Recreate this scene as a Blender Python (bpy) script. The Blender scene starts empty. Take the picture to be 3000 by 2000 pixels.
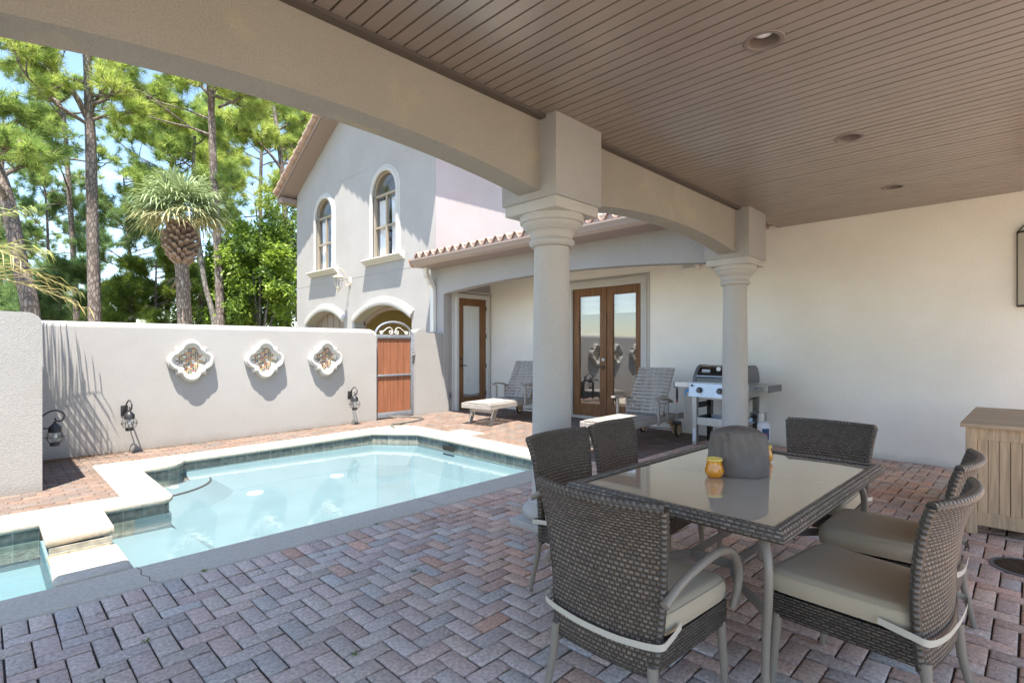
import bpy, bmesh, math, random
import numpy as np
from mathutils import Vector, Matrix
R = math.radians
rnd = random.Random(7)
sc = bpy.context.scene
col = sc.collection
# ------------------------------------------------------------------ camera, sky, sun, exposure
EYE = 1.40; FPX = 1543.0; YAW = R(44.81); HZ = 1017.5
cd = bpy.data.cameras.new('camera'); cam = bpy.data.objects.new('camera', cd); col.objects.link(cam)
cam.location = (0, 0, EYE); cam.rotation_euler = (R(90), 0, YAW - R(90))
cd.sensor_width = 36; cd.lens = FPX / 3000 * 36; cd.shift_y = 17.5 / 3000
cd.clip_start = 0.05; cd.clip_end = 2000
sc.camera = cam
SUN = Vector((0.218, 0.239, -0.946)).normalized()
w = bpy.data.worlds.new('World'); sc.world = w; w.use_nodes = True
wn = w.node_tree; wn.nodes.clear()
def wnode(t): return wn.nodes.new(t)
wo = wnode('ShaderNodeOutputWorld'); bg = wnode('ShaderNodeBackground'); sky = wnode('ShaderNodeTexSky')
sky.sky_type = 'NISHITA'; sky.sun_disc = False
sky.sun_elevation = R(71); sky.sun_rotation = math.atan2(-SUN.x, -SUN.y)
sky.air_density = 1.0; sky.dust_density = 0.4; sky.ozone_density = 1.0
tcw = wnode('ShaderNodeTexCoord'); mpw = wnode('ShaderNodeMapping'); mpw.inputs['Scale'].default_value = (1, 1, 2.6)
nzw = wnode('ShaderNodeTexNoise'); nzw.inputs['Scale'].default_value = 2.6; nzw.inputs['Detail'].default_value = 7; nzw.inputs['Roughness'].default_value = .58
crw = wnode('ShaderNodeValToRGB'); crw.color_ramp.elements[0].position = .60; crw.color_ramp.elements[1].position = .80
mxw = wnode('ShaderNodeMix'); mxw.data_type = 'RGBA'
mxw.inputs[7].default_value = (9.5, 9.6, 10.0, 1)
wn.links.new(tcw.outputs['Generated'], mpw.inputs['Vector']); wn.links.new(mpw.outputs[0], nzw.inputs['Vector'])
wn.links.new(nzw.outputs['Fac'], crw.inputs[0]); wn.links.new(crw.outputs[0], mxw.inputs[0])
hs = wnode('ShaderNodeHueSaturation'); hs.inputs['Saturation'].default_value = 1.02; wn.links.new(sky.outputs[0], hs.inputs['Color']); wn.links.new(hs.outputs[0], mxw.inputs[6]); wn.links.new(mxw.outputs[2], bg.inputs[0])
bg.inputs[1].default_value = 0.088
wn.links.new(bg.outputs[0], wo.inputs[0])
sl = bpy.data.lights.new('sun', 'SUN'); sl.energy = 3.3; sl.angle = R(0.5); sl.color = (1, .935, .845)
so = bpy.data.objects.new('sun', sl); col.objects.link(so); so.location = (-3, -3, 14)
so.rotation_euler = SUN.to_track_quat('-Z', 'Y').to_euler()
vs = sc.view_settings
vs.view_transform = 'Standard'; vs.look = 'None'; vs.gamma = 1; vs.use_curve_mapping = False
vs.exposure = 2.25
sc.cycles.max_bounces = 12; sc.cycles.diffuse_bounces = 8; sc.cycles.glossy_bounces = 5
sc.cycles.transparent_max_bounces = 12; sc.cycles.use_denoising = True
sc.cycles.sample_clamp_indirect = 6; sc.cycles.caustics_refractive = False; sc.cycles.caustics_reflective = False

# ------------------------------------------------------------------ pixel -> world (photo pixels, 3000 x 2000)
FW = Vector((math.cos(YAW), math.sin(YAW), 0)); RT = Vector((math.sin(YAW), -math.cos(YAW), 0)); UP = Vector((0, 0, 1))
def at(px, py, D): return Vector((0, 0, EYE)) + (FW + RT * ((px - 1500) / FPX) + UP * ((HZ - py) / FPX)) * D
def sst(t): t = min(max(t, 0), 1); return t * t * (3 - 2 * t)
def gz(x, y): return .085 * sst((x - 1) / 7) * sst((y - 2) / 5)

# ------------------------------------------------------------------ materials
def nt(name):
    m = bpy.data.materials.new(name); m.use_nodes = True
    t = m.node_tree; return m, t, t.nodes['Principled BSDF']
def N(t, k, **kw):
    n = t.nodes.new(k)
    for a, v in kw.items():
        if a in n.inputs: n.inputs[a].default_value = v
        else: setattr(n, a, v)
    return n
def plain(name, c, rough=.6, metal=0, spec=.5, noise=0, nscale=20, bump=0, bscale=60, coat=0):
    m, t, b = nt(name)
    b.inputs['Base Color'].default_value = (*c, 1); b.inputs['Roughness'].default_value = rough
    b.inputs['Metallic'].default_value = metal; b.inputs['Specular IOR Level'].default_value = spec
    b.inputs['Coat Weight'].default_value = coat
    tc = N(t, 'ShaderNodeTexCoord')
    if noise:
        n = N(t, 'ShaderNodeTexNoise'); n.inputs['Scale'].default_value = nscale; n.inputs['Detail'].default_value = 6
        r = N(t, 'ShaderNodeValToRGB')
        r.color_ramp.elements[0].color = (*[max(0, x * (1 - noise)) for x in c], 1); r.color_ramp.elements[0].position = .3
        r.color_ramp.elements[1].color = (*[min(1, x * (1 + noise)) for x in c], 1); r.color_ramp.elements[1].position = .7
        t.links.new(tc.outputs['Object'], n.inputs['Vector']); t.links.new(n.outputs['Fac'], r.inputs[0]); t.links.new(r.outputs[0], b.inputs['Base Color'])
    if bump:
        n2 = N(t, 'ShaderNodeTexNoise'); n2.inputs['Scale'].default_value = bscale; n2.inputs['Detail'].default_value = 3
        bp = N(t, 'ShaderNodeBump'); bp.inputs['Strength'].default_value = bump; bp.inputs['Distance'].default_value = .01
        t.links.new(tc.outputs['Object'], n2.inputs['Vector']); t.links.new(n2.outputs['Fac'], bp.inputs['Height']); t.links.new(bp.outputs[0], b.inputs['Normal'])
    return m
def stucco(name, c, stain=0, bump=.6, scale=105, grain=.12, foot=0):
    m, t, b = nt(name); b.inputs['Roughness'].default_value = .92; b.inputs['Specular IOR Level'].default_value = .2
    g = N(t, 'ShaderNodeNewGeometry')
    n = N(t, 'ShaderNodeTexNoise'); n.inputs['Scale'].default_value = 1.1; n.inputs['Detail'].default_value = 5; n.inputs['Roughness'].default_value = .6
    r = N(t, 'ShaderNodeValToRGB')
    r.color_ramp.elements[0].color = (c[0] * .93, c[1] * .92, c[2] * .90, 1); r.color_ramp.elements[0].position = .3
    r.color_ramp.elements[1].color = (min(1, c[0] * 1.03), min(1, c[1] * 1.03), min(1, c[2] * 1.03), 1); r.color_ramp.elements[1].position = .7
    t.links.new(g.outputs['Position'], n.inputs['Vector']); t.links.new(n.outputs['Fac'], r.inputs[0])
    out = r.outputs[0]
    # fine grain: shading in the pits, painted as a darker speckle
    v = N(t, 'ShaderNodeTexNoise'); v.inputs['Scale'].default_value = scale; v.inputs['Detail'].default_value = 3; v.inputs['Roughness'].default_value = .6
    t.links.new(g.outputs['Position'], v.inputs['Vector'])
    if stain:
        n3 = N(t, 'ShaderNodeTexNoise'); n3.inputs['Scale'].default_value = 2.3; n3.inputs['Detail'].default_value = 8; n3.inputs['Distortion'].default_value = .6
        r3 = N(t, 'ShaderNodeValToRGB'); r3.color_ramp.elements[0].position = .58; r3.color_ramp.elements[1].position = .74
        r3.color_ramp.elements[1].color = (stain, stain, stain, 1)
        mx = N(t, 'ShaderNodeMix', data_type='RGBA'); mx.inputs[7].default_value = (.52, .43, .28, 1)
        t.links.new(g.outputs['Position'], n3.inputs['Vector']); t.links.new(n3.outputs['Fac'], r3.inputs[0]); t.links.new(r3.outputs[0], mx.inputs[0])
        t.links.new(out, mx.inputs[6]); out = mx.outputs[2]
    if foot:
        sp = N(t, 'ShaderNodeSeparateXYZ'); t.links.new(g.outputs['Position'], sp.inputs[0]); n4 = N(t, 'ShaderNodeTexNoise'); n4.inputs['Scale'].default_value = 3.2; n4.inputs['Detail'].default_value = 9; n4.inputs['Roughness'].default_value = .72
        t.links.new(g.outputs['Position'], n4.inputs['Vector']); m4 = N(t, 'ShaderNodeMath', operation='MULTIPLY'); m4.inputs[1].default_value = foot; t.links.new(n4.outputs['Fac'], m4.inputs[0])
        s4 = N(t, 'ShaderNodeMath', operation='SUBTRACT'); t.links.new(m4.outputs[0], s4.inputs[0]); t.links.new(sp.outputs[2], s4.inputs[1]); r4 = N(t, 'ShaderNodeMapRange'); r4.inputs[1].default_value = 0; r4.inputs[2].default_value = .16; r4.inputs[4].default_value = .55; t.links.new(s4.outputs[0], r4.inputs[0])
        x4 = N(t, 'ShaderNodeMix', data_type='RGBA'); x4.inputs[7].default_value = (.25, .21, .165, 1); t.links.new(r4.outputs[0], x4.inputs[0]); t.links.new(out, x4.inputs[6]); out = x4.outputs[2]
    vr = N(t, 'ShaderNodeMapRange'); vr.inputs[1].default_value = .32; vr.inputs[2].default_value = .62; vr.inputs[3].default_value = 1 - grain; vr.inputs[4].default_value = 1 + grain * .35
    gm = N(t, 'ShaderNodeMix', data_type='RGBA', blend_type='MULTIPLY'); gm.inputs[0].default_value = 1
    t.links.new(v.outputs['Fac'], vr.inputs[0]); t.links.new(out, gm.inputs[6]); t.links.new(vr.outputs[0], gm.inputs[7]); out = gm.outputs[2]
    t.links.new(out, b.inputs['Base Color'])
    bp = N(t, 'ShaderNodeBump'); bp.inputs['Strength'].default_value = bump; bp.inputs['Distance'].default_value = .0065
    t.links.new(v.outputs['Fac'], bp.inputs['Height']); t.links.new(bp.outputs[0], b.inputs['Normal'])
    return m
def wood(name, c, dark=.6, axis=0, rough=.65, grain=14, coat=0):
    m, t, b = nt(name); b.inputs['Roughness'].default_value = rough; b.inputs['Coat Weight'].default_value = coat
    b.inputs['Specular IOR Level'].default_value = .35
    tc = N(t, 'ShaderNodeTexCoord'); mp = N(t, 'ShaderNodeMapping')
    s = [grain] * 3; s[axis] = grain * .07; mp.inputs['Scale'].default_value = s
    n = N(t, 'ShaderNodeTexNoise'); n.inputs['Scale'].default_value = 3; n.inputs['Detail'].default_value = 8; n.inputs['Distortion'].default_value = .8; n.inputs['Roughness'].default_value = .65
    r = N(t, 'ShaderNodeValToRGB')
    r.color_ramp.elements[0].color = (*[x * dark for x in c], 1); r.color_ramp.elements[0].position = .32
    r.color_ramp.elements[1].color = (*[min(1, x * 1.18) for x in c], 1); r.color_ramp.elements[1].position = .68
    t.links.new(tc.outputs['Object'], mp.inputs[0]); t.links.new(mp.outputs[0], n.inputs['Vector']); t.links.new(n.outputs['Fac'], r.inputs[0]); t.links.new(r.outputs[0], b.inputs['Base Color'])
    bp = N(t, 'ShaderNodeBump'); bp.inputs['Strength'].default_value = .25; bp.inputs['Distance'].default_value = .004
    t.links.new(n.outputs['Fac'], bp.inputs['Height']); t.links.new(bp.outputs[0], b.inputs['Normal'])
    return m
def wicker(name, c, bw=.024, rh=.0145, hi=2.4):
    m, t, b = nt(name); b.inputs['Roughness'].default_value = .42; b.inputs['Specular IOR Level'].default_value = .55
    uv = N(t, 'ShaderNodeUVMap'); br = N(t, 'ShaderNodeTexBrick')
    br.offset = .5; br.inputs['Scale'].default_value = 1; br.inputs['Brick Width'].default_value = bw; br.inputs['Row Height'].default_value = rh
    br.inputs['Mortar Size'].default_value = rh * .46; br.inputs['Mortar Smooth'].default_value = 1.0; br.inputs['Bias'].default_value = 0
    br.inputs['Color1'].default_value = (*[x * .75 for x in c], 1); br.inputs['Color2'].default_value = (*[x * 1.5 for x in c], 1); br.inputs['Mortar'].default_value = (*[x * .3 for x in c], 1)  # gaps between strands coloured dark, standing in for shade in the weave
    inv = N(t, 'ShaderNodeMath', operation='SUBTRACT'); inv.inputs[0].default_value = 1
    bp = N(t, 'ShaderNodeBump'); bp.inputs['Strength'].default_value = 1.0; bp.inputs['Distance'].default_value = .007
    t.links.new(uv.outputs[0], br.inputs['Vector']); t.links.new(br.outputs['Color'], b.inputs['Base Color'])
    t.links.new(br.outputs['Fac'], inv.inputs[1]); t.links.new(inv.outputs[0], bp.inputs['Height']); t.links.new(bp.outputs[0], b.inputs['Normal'])
    return m
def glassy(name, tint=(.9, .94, .94), ior=1.9, rough=0.0, bump=0, bscale=3):
    m = bpy.data.materials.new(name); m.use_nodes = True; t = m.node_tree; t.nodes.clear()
    o = N(t, 'ShaderNodeOutputMaterial'); mx = N(t, 'ShaderNodeMixShader'); tr = N(t, 'ShaderNodeBsdfTransparent'); gl = N(t, 'ShaderNodeBsdfGlossy'); fr = N(t, 'ShaderNodeFresnel')
    tr.inputs[0].default_value = (*tint, 1); gl.inputs['Roughness'].default_value = rough; fr.inputs['IOR'].default_value = ior
    gg = N(t, 'ShaderNodeNewGeometry'); mi = N(t, 'ShaderNodeMath', operation='MULTIPLY_ADD'); mi.inputs[1].default_value = 1 / ior - ior; mi.inputs[2].default_value = ior
    t.links.new(gg.outputs['Backfacing'], mi.inputs[0]); t.links.new(mi.outputs[0], fr.inputs['IOR'])
    t.links.new(fr.outputs[0], mx.inputs[0]); t.links.new(tr.outputs[0], mx.inputs[1]); t.links.new(gl.outputs[0], mx.inputs[2]); t.links.new(mx.outputs[0], o.inputs[0])
    if bump:
        g = N(t, 'ShaderNodeNewGeometry'); n = N(t, 'ShaderNodeTexNoise'); n.inputs['Scale'].default_value = bscale; n.inputs['Detail'].default_value = 3
        bp = N(t, 'ShaderNodeBump'); bp.inputs['Strength'].default_value = bump; bp.inputs['Distance'].default_value = .02
        t.links.new(g.outputs['Position'], n.inputs['Vector']); t.links.new(n.outputs['Fac'], bp.inputs['Height'])
        t.links.new(bp.outputs[0], gl.inputs['Normal']); t.links.new(bp.outputs[0], fr.inputs['Normal'])
    return m
def vcol(name, rough=.85, trans=0, bump=0, bscale=150, spec=.3, noise=0):
    m, t, b = nt(name); b.inputs['Roughness'].default_value = rough; b.inputs['Specular IOR Level'].default_value = spec
    a = N(t, 'ShaderNodeAttribute', attribute_name='Col'); out = a.outputs['Color']
    if noise:
        g = N(t, 'ShaderNodeNewGeometry'); n = N(t, 'ShaderNodeTexNoise'); n.inputs['Scale'].default_value = 55; n.inputs['Detail'].default_value = 6; n.inputs['Roughness'].default_value = .7
        r = N(t, 'ShaderNodeMapRange'); r.inputs[1].default_value = .3; r.inputs[2].default_value = .7; r.inputs[3].default_value = 1 - noise; r.inputs[4].default_value = 1 + noise
        mu = N(t, 'ShaderNodeMix', data_type='RGBA', blend_type='MULTIPLY'); mu.inputs[0].default_value = 1
        t.links.new(g.outputs['Position'], n.inputs['Vector']); t.links.new(n.outputs['Fac'], r.inputs[0]); t.links.new(out, mu.inputs[6]); t.links.new(r.outputs[0], mu.inputs[7]); out = mu.outputs[2]
    t.links.new(out, b.inputs['Base Color'])
    if bump:
        g2 = N(t, 'ShaderNodeNewGeometry'); n2 = N(t, 'ShaderNodeTexNoise'); n2.inputs['Scale'].default_value = bscale; n2.inputs['Detail'].default_value = 4
        bp = N(t, 'ShaderNodeBump'); bp.inputs['Strength'].default_value = bump; bp.inputs['Distance'].default_value = .004
        t.links.new(g2.outputs['Position'], n2.inputs['Vector']); t.links.new(n2.outputs['Fac'], bp.inputs['Height']); t.links.new(bp.outputs[0], b.inputs['Normal'])
    if trans:
        o = t.nodes['Material Output']; tl = N(t, 'ShaderNodeBsdfTranslucent'); mx = N(t, 'ShaderNodeMixShader'); mx.inputs[0].default_value = trans
        t.links.new(out, tl.inputs[0]); t.links.new(b.outputs[0], mx.inputs[1]); t.links.new(tl.outputs[0], mx.inputs[2]); t.links.new(mx.outputs[0], o.inputs[0])
    return m
def mosaic_mat():
    m, t, b = nt('mosaic tile'); b.inputs['Roughness'].default_value = .2
    tc = N(t, 'ShaderNodeTexCoord'); mp = N(t, 'ShaderNodeMapping'); mp.inputs['Scale'].default_value = (1, 0, 1); mp.inputs['Location'].default_value = (.5, .5, .5)
    sn = N(t, 'ShaderNodeVectorMath', operation='SNAP'); sn.inputs[1].default_value = (.0285, .0285, .0285)
    ad = N(t, 'ShaderNodeVectorMath', operation='ADD'); ad.inputs[1].default_value = (.003, .003, .003)
    wnz = N(t, 'ShaderNodeTexWhiteNoise'); r = N(t, 'ShaderNodeValToRGB'); r.color_ramp.interpolation = 'CONSTANT'
    pal = [(.62, .58, .50), (.10, .09, .06), (.42, .22, .05), (.22, .17, .06), (.28, .03, .02), (.50, .30, .10), (.05, .06, .05), (.70, .66, .58), (.33, .12, .05), (.18, .20, .13)]
    el = r.color_ramp.elements
    el[0].position = 0; el[0].color = (*pal[0], 1); el[1].position = .1; el[1].color = (*pal[1], 1)
    for i in range(2, 10): e = el.new(i * .1); e.color = (*pal[i], 1)
    t.links.new(tc.outputs['Object'], mp.inputs[0]); t.links.new(mp.outputs[0], sn.inputs[0]); t.links.new(sn.outputs[0], ad.inputs[0]); t.links.new(ad.outputs[0], wnz.inputs['Vector'])
    t.links.new(wnz.outputs['Value'], r.inputs[0])
    fr = N(t, 'ShaderNodeVectorMath', operation='MODULO'); fr.inputs[1].default_value = (.0285, .0285, .0285); t.links.new(mp.outputs[0], fr.inputs[0])
    sx = N(t, 'ShaderNodeSeparateXYZ'); t.links.new(fr.outputs[0], sx.inputs[0])
    mn = N(t, 'ShaderNodeMath', operation='MINIMUM'); t.links.new(sx.outputs[0], mn.inputs[0]); t.links.new(sx.outputs[2], mn.inputs[1])
    lt = N(t, 'ShaderNodeMath', operation='LESS_THAN'); lt.inputs[1].default_value = .0032; t.links.new(mn.outputs[0], lt.inputs[0])
    mx = N(t, 'ShaderNodeMix', data_type='RGBA'); mx.inputs[7].default_value = (.62, .60, .55, 1); t.links.new(lt.outputs[0], mx.inputs[0]); t.links.new(r.outputs[0], mx.inputs[6]); t.links.new(mx.outputs[2], b.inputs['Base Color'])
    return m
def slate_tile():
    m, t, b = nt('slate waterline tile'); b.inputs['Roughness'].default_value = .45
    a = N(t, 'ShaderNodeUVMap'); br = N(t, 'ShaderNodeTexBrick'); br.offset = 0
    br.inputs['Scale'].default_value = 1; br.inputs['Brick Width'].default_value = .155; br.inputs['Row Height'].default_value = .5; br.inputs['Mortar Size'].default_value = .004
    br.inputs['Color1'].default_value = (.055, .085, .09, 1); br.inputs['Color2'].default_value = (.13, .15, .13, 1); br.inputs['Mortar'].default_value = (.28, .30, .29, 1)
    n = N(t, 'ShaderNodeTexNoise'); n.inputs['Scale'].default_value = 18; n.inputs['Detail'].default_value = 6
    g = N(t, 'ShaderNodeNewGeometry'); t.links.new(g.outputs['Position'], n.inputs['Vector'])
    r = N(t, 'ShaderNodeMapRange'); r.inputs[1].default_value = .3; r.inputs[2].default_value = .7; r.inputs[3].default_value = .55; r.inputs[4].default_value = 1.5; t.links.new(n.outputs['Fac'], r.inputs[0])
    mu = N(t, 'ShaderNodeMix', data_type='RGBA', blend_type='MULTIPLY'); mu.inputs[0].default_value = 1; t.links.new(a.outputs[0], br.inputs['Vector']); t.links.new(br.outputs['Color'], mu.inputs[6]); t.links.new(r.outputs[0], mu.inputs[7])
    # scale line just above the water
    sp = N(t, 'ShaderNodeSeparateXYZ'); t.links.new(a.outputs[0], sp.inputs[0]); mr = N(t, 'ShaderNodeMapRange'); mr.inputs[1].default_value = .095; mr.inputs[2].default_value = .06; t.links.new(sp.outputs[1], mr.inputs[0])
    ad = N(t, 'ShaderNodeMath', operation='MULTIPLY'); t.links.new(mr.outputs[0], ad.inputs[0]); t.links.new(n.outputs['Fac'], ad.inputs[1])
    mx = N(t, 'ShaderNodeMix', data_type='RGBA'); mx.inputs[7].default_value = (.36, .32, .24, 1); t.links.new(ad.outputs[0], mx.inputs[0]); t.links.new(mu.outputs[2], mx.inputs[6]); t.links.new(mx.outputs[2], b.inputs['Base Color'])
    return m
M = dict(
 stucco=stucco('white stucco', (.375, .36, .342), foot=.27), beamst=stucco('stained stucco', (.365, .335, .285), stain=.5, bump=.8, scale=120, grain=.14), wallst=stucco('painted stucco wall', (.85, .81, .72), bump=.35, foot=.16),  # sunlit white walls darkened in the colour to offset sun; shaded wall kept bright
 colst=stucco('column stucco', (.50, .475, .435), bump=.7, scale=120, grain=.09, foot=.2), pink=stucco('smooth stucco', (.45, .405, .40), bump=.25), gstucco=stucco('house stucco', (.40, .386, .372), bump=.4),  # house stucco likewise darkened in the colour to hold down the sun
 coping=stucco('cast coping', (.53, .48, .395), bump=.6, scale=45, grain=.14), plaster=plain('pool plaster', (.145, .20, .218), .7, noise=.06, nscale=2.5),
 trim=stucco('stucco trim', (.54, .525, .49), bump=.3, scale=120),
 ceil=plain('brown vinyl plank', (.25, .208, .174), .25, noise=.05, nscale=3, spec=.9), ctrim=plain('dark brown ceiling trim', (.10, .082, .068), .5), soffit=plain('taupe vinyl soffit', (.36, .28, .25), .5), gutter=plain('taupe gutter metal', (.29, .22, .18), .35, spec=.5, coat=.2),  # ceiling trim colour darkened to stand for the shadow beside the beam
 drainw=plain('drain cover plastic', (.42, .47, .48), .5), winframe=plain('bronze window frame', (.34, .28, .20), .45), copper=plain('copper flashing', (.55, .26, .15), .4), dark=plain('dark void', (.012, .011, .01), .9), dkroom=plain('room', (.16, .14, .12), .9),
 terra=plain('terracotta tile', (.35, .235, .18), .8, noise=.35, nscale=9, bump=.3), spout=plain('white gutter pipe', (.74, .71, .65), .4),
 doorwood=wood('stained mahogany', (.22, .105, .042), .45, 2, .55, 10, 0), cedar=wood('red cedar boards', (.29, .115, .058), .72, 2, .6, 9), teak=wood('weathered teak', (.355, .325, .29), .62, 0, .8, 12), teakv=wood('oiled teak upright', (.50, .365, .23), .65, 2, .7, 10), teakh=wood('oiled teak', (.46, .34, .225), .65, 1, .7, 10),
 glass=glassy('window glass', (.95, .97, .97), 3.2), wglass=glassy('upper window glass', (.95, .96, .97), 1.7), lampglass=glassy('clear glass', (.93, .95, .95), 1.45),
 water=glassy('pool water', (.88, .965, .975), 1.33, 0, .06, 9), spawater=glassy('stirred water', (.80, .95, .97), 1.33, 0, .5, 12),
 curtain=plain('white curtain', (.82, .82, .82), .9), steel=plain('brushed steel', (.47, .475, .48), .42, metal=1, noise=.08), galv=plain('galvanised steel', (.30, .32, .35), .45, metal=.55, noise=.25, nscale=25), iron=plain('black iron', (.02, .02, .022), .5, noise=.3, nscale=30), white=plain('white enamel', (.8, .8, .8), .35),
 bronze=plain('aged bronze', (.09, .075, .06), .45, metal=.7), cream=plain('antique cream metal', (.66, .58, .46), .5, noise=.15), alu=plain('taupe painted aluminium', (.23, .20, .16), .4, spec=.5),
 wick=wicker('grey brown wicker', (.19, .148, .108), .0225, .0152), wickd=wicker('dark wicker', (.115, .094, .072), .03, .012), wickr=wicker('wrapped wicker edge', (.175, .143, .11), .022, .03), wickt=wicker('wicker table edge', (.23, .20, .16), .030, .019),
 cush=plain('beige cushion fabric', (.42, .355, .25), .95, bump=.15, bscale=420), strap=plain('cream strap', (.52, .475, .385), .95), tableglass=plain('taupe table glass', (.47, .415, .325), .02, spec=.8, coat=1.0),
 cover=plain('grey cover fabric', (.155, .13, .108), .75, noise=.12, nscale=12, bump=.1, bscale=300), amber=plain('amber glazed jar', (.72, .27, .012), .12, coat=.5), wax=plain('yellow wax', (.85, .62, .15), .5),
 black=plain('black plastic', (.018, .018, .019), .45), blackgl=plain('black enamel', (.012, .012, .013), .16, coat=.5), greypl=plain('grey plastic', (.12, .12, .125), .5), red=plain('red plastic', (.5, .02, .02), .4), blue=plain('blue tag', (.02, .22, .5), .5), navy=plain('navy label', (.015, .06, .17), .5), label=plain('pale label', (.62, .64, .68), .5), tankw=plain('white tank', (.72, .73, .76), .4),
 rubber=plain('rubber', (.03, .03, .028), .7), hose=plain('grey hose', (.14, .13, .115), .55), bulb=plain('frosted lamp', (.8, .84, .84), .5), can=plain('brown can trim', (.17, .135, .115), .4),
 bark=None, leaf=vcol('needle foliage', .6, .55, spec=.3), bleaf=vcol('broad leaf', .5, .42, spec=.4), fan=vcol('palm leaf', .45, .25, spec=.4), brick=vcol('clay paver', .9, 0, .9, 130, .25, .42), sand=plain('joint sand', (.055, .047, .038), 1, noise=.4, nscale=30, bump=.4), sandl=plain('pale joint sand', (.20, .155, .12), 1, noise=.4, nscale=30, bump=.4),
 soil=plain('sandy ground', (.20, .18, .12), 1, noise=.3, nscale=1.5), straw=vcol('pine straw', .9), mosaic=mosaic_mat(), slate=slate_tile(), yellow=plain('yellowed plaster', (.60, .50, .26), .9), gdoor=plain('taupe garage door', (.27, .215, .17), .5), stone=plain('spillway stone', (.36, .27, .15), .45, noise=.35, nscale=8), seeded=plain('seeded glass', (.66, .61, .50), .25, bump=.5, bscale=70), sign=plain('billboard blue', (.03, .13, .30), .5), drain=plain('bronze grate', (.075, .045, .025), .5, metal=.3, noise=.5, nscale=60),
 line=plain('blue pool hose', (.02, .12, .30), .5), terr=plain('pale concrete', (.31, .28, .23), .9, noise=.06, nscale=2), joint=plain('stucco joint', (.30, .285, .275), .9), moss=plain('dark stain', (.35, .31, .25), 1))
def bark_mat(name, c, scale=6):
    m, t, b = nt(name); b.inputs['Roughness'].default_value = .95
    tc = N(t, 'ShaderNodeTexCoord'); mp = N(t, 'ShaderNodeMapping'); mp.inputs['Scale'].default_value = (1, 1, .35)
    v = N(t, 'ShaderNodeTexVoronoi', feature='DISTANCE_TO_EDGE'); v.inputs['Scale'].default_value = scale * 2.2; n = N(t, 'ShaderNodeTexNoise'); n.inputs['Scale'].default_value = scale; n.inputs['Detail'].default_value = 8
    ad = N(t, 'ShaderNodeMath', operation='MULTIPLY'); r = N(t, 'ShaderNodeValToRGB')
    r.color_ramp.elements[0].color = (c[0] * .45, c[1] * .42, c[2] * .42, 1); r.color_ramp.elements[0].position = .015; r.color_ramp.elements[1].color = (*[x * 1.25 for x in c], 1); r.color_ramp.elements[1].position = .14
    t.links.new(tc.outputs['Object'], mp.inputs[0]); t.links.new(mp.outputs[0], v.inputs['Vector']); t.links.new(mp.outputs[0], n.inputs['Vector']); t.links.new(v.outputs['Distance'], ad.inputs[0]); t.links.new(n.outputs['Fac'], ad.inputs[1])
    t.links.new(ad.outputs[0], r.inputs[0]); t.links.new(r.outputs[0], b.inputs['Base Color'])
    bp = N(t, 'ShaderNodeBump'); bp.inputs['Strength'].default_value = .8; bp.inputs['Distance'].default_value = .03; t.links.new(ad.outputs[0], bp.inputs['Height']); t.links.new(bp.outputs[0], b.inputs['Normal'])
    return m
M['bark'] = bark_mat('pine bark', (.20, .165, .14)); M['barkg'] = bark_mat('grey bark', (.21, .195, .175)); M['palmb'] = bark_mat('palm bark', (.27, .22, .17), 9)

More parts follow.
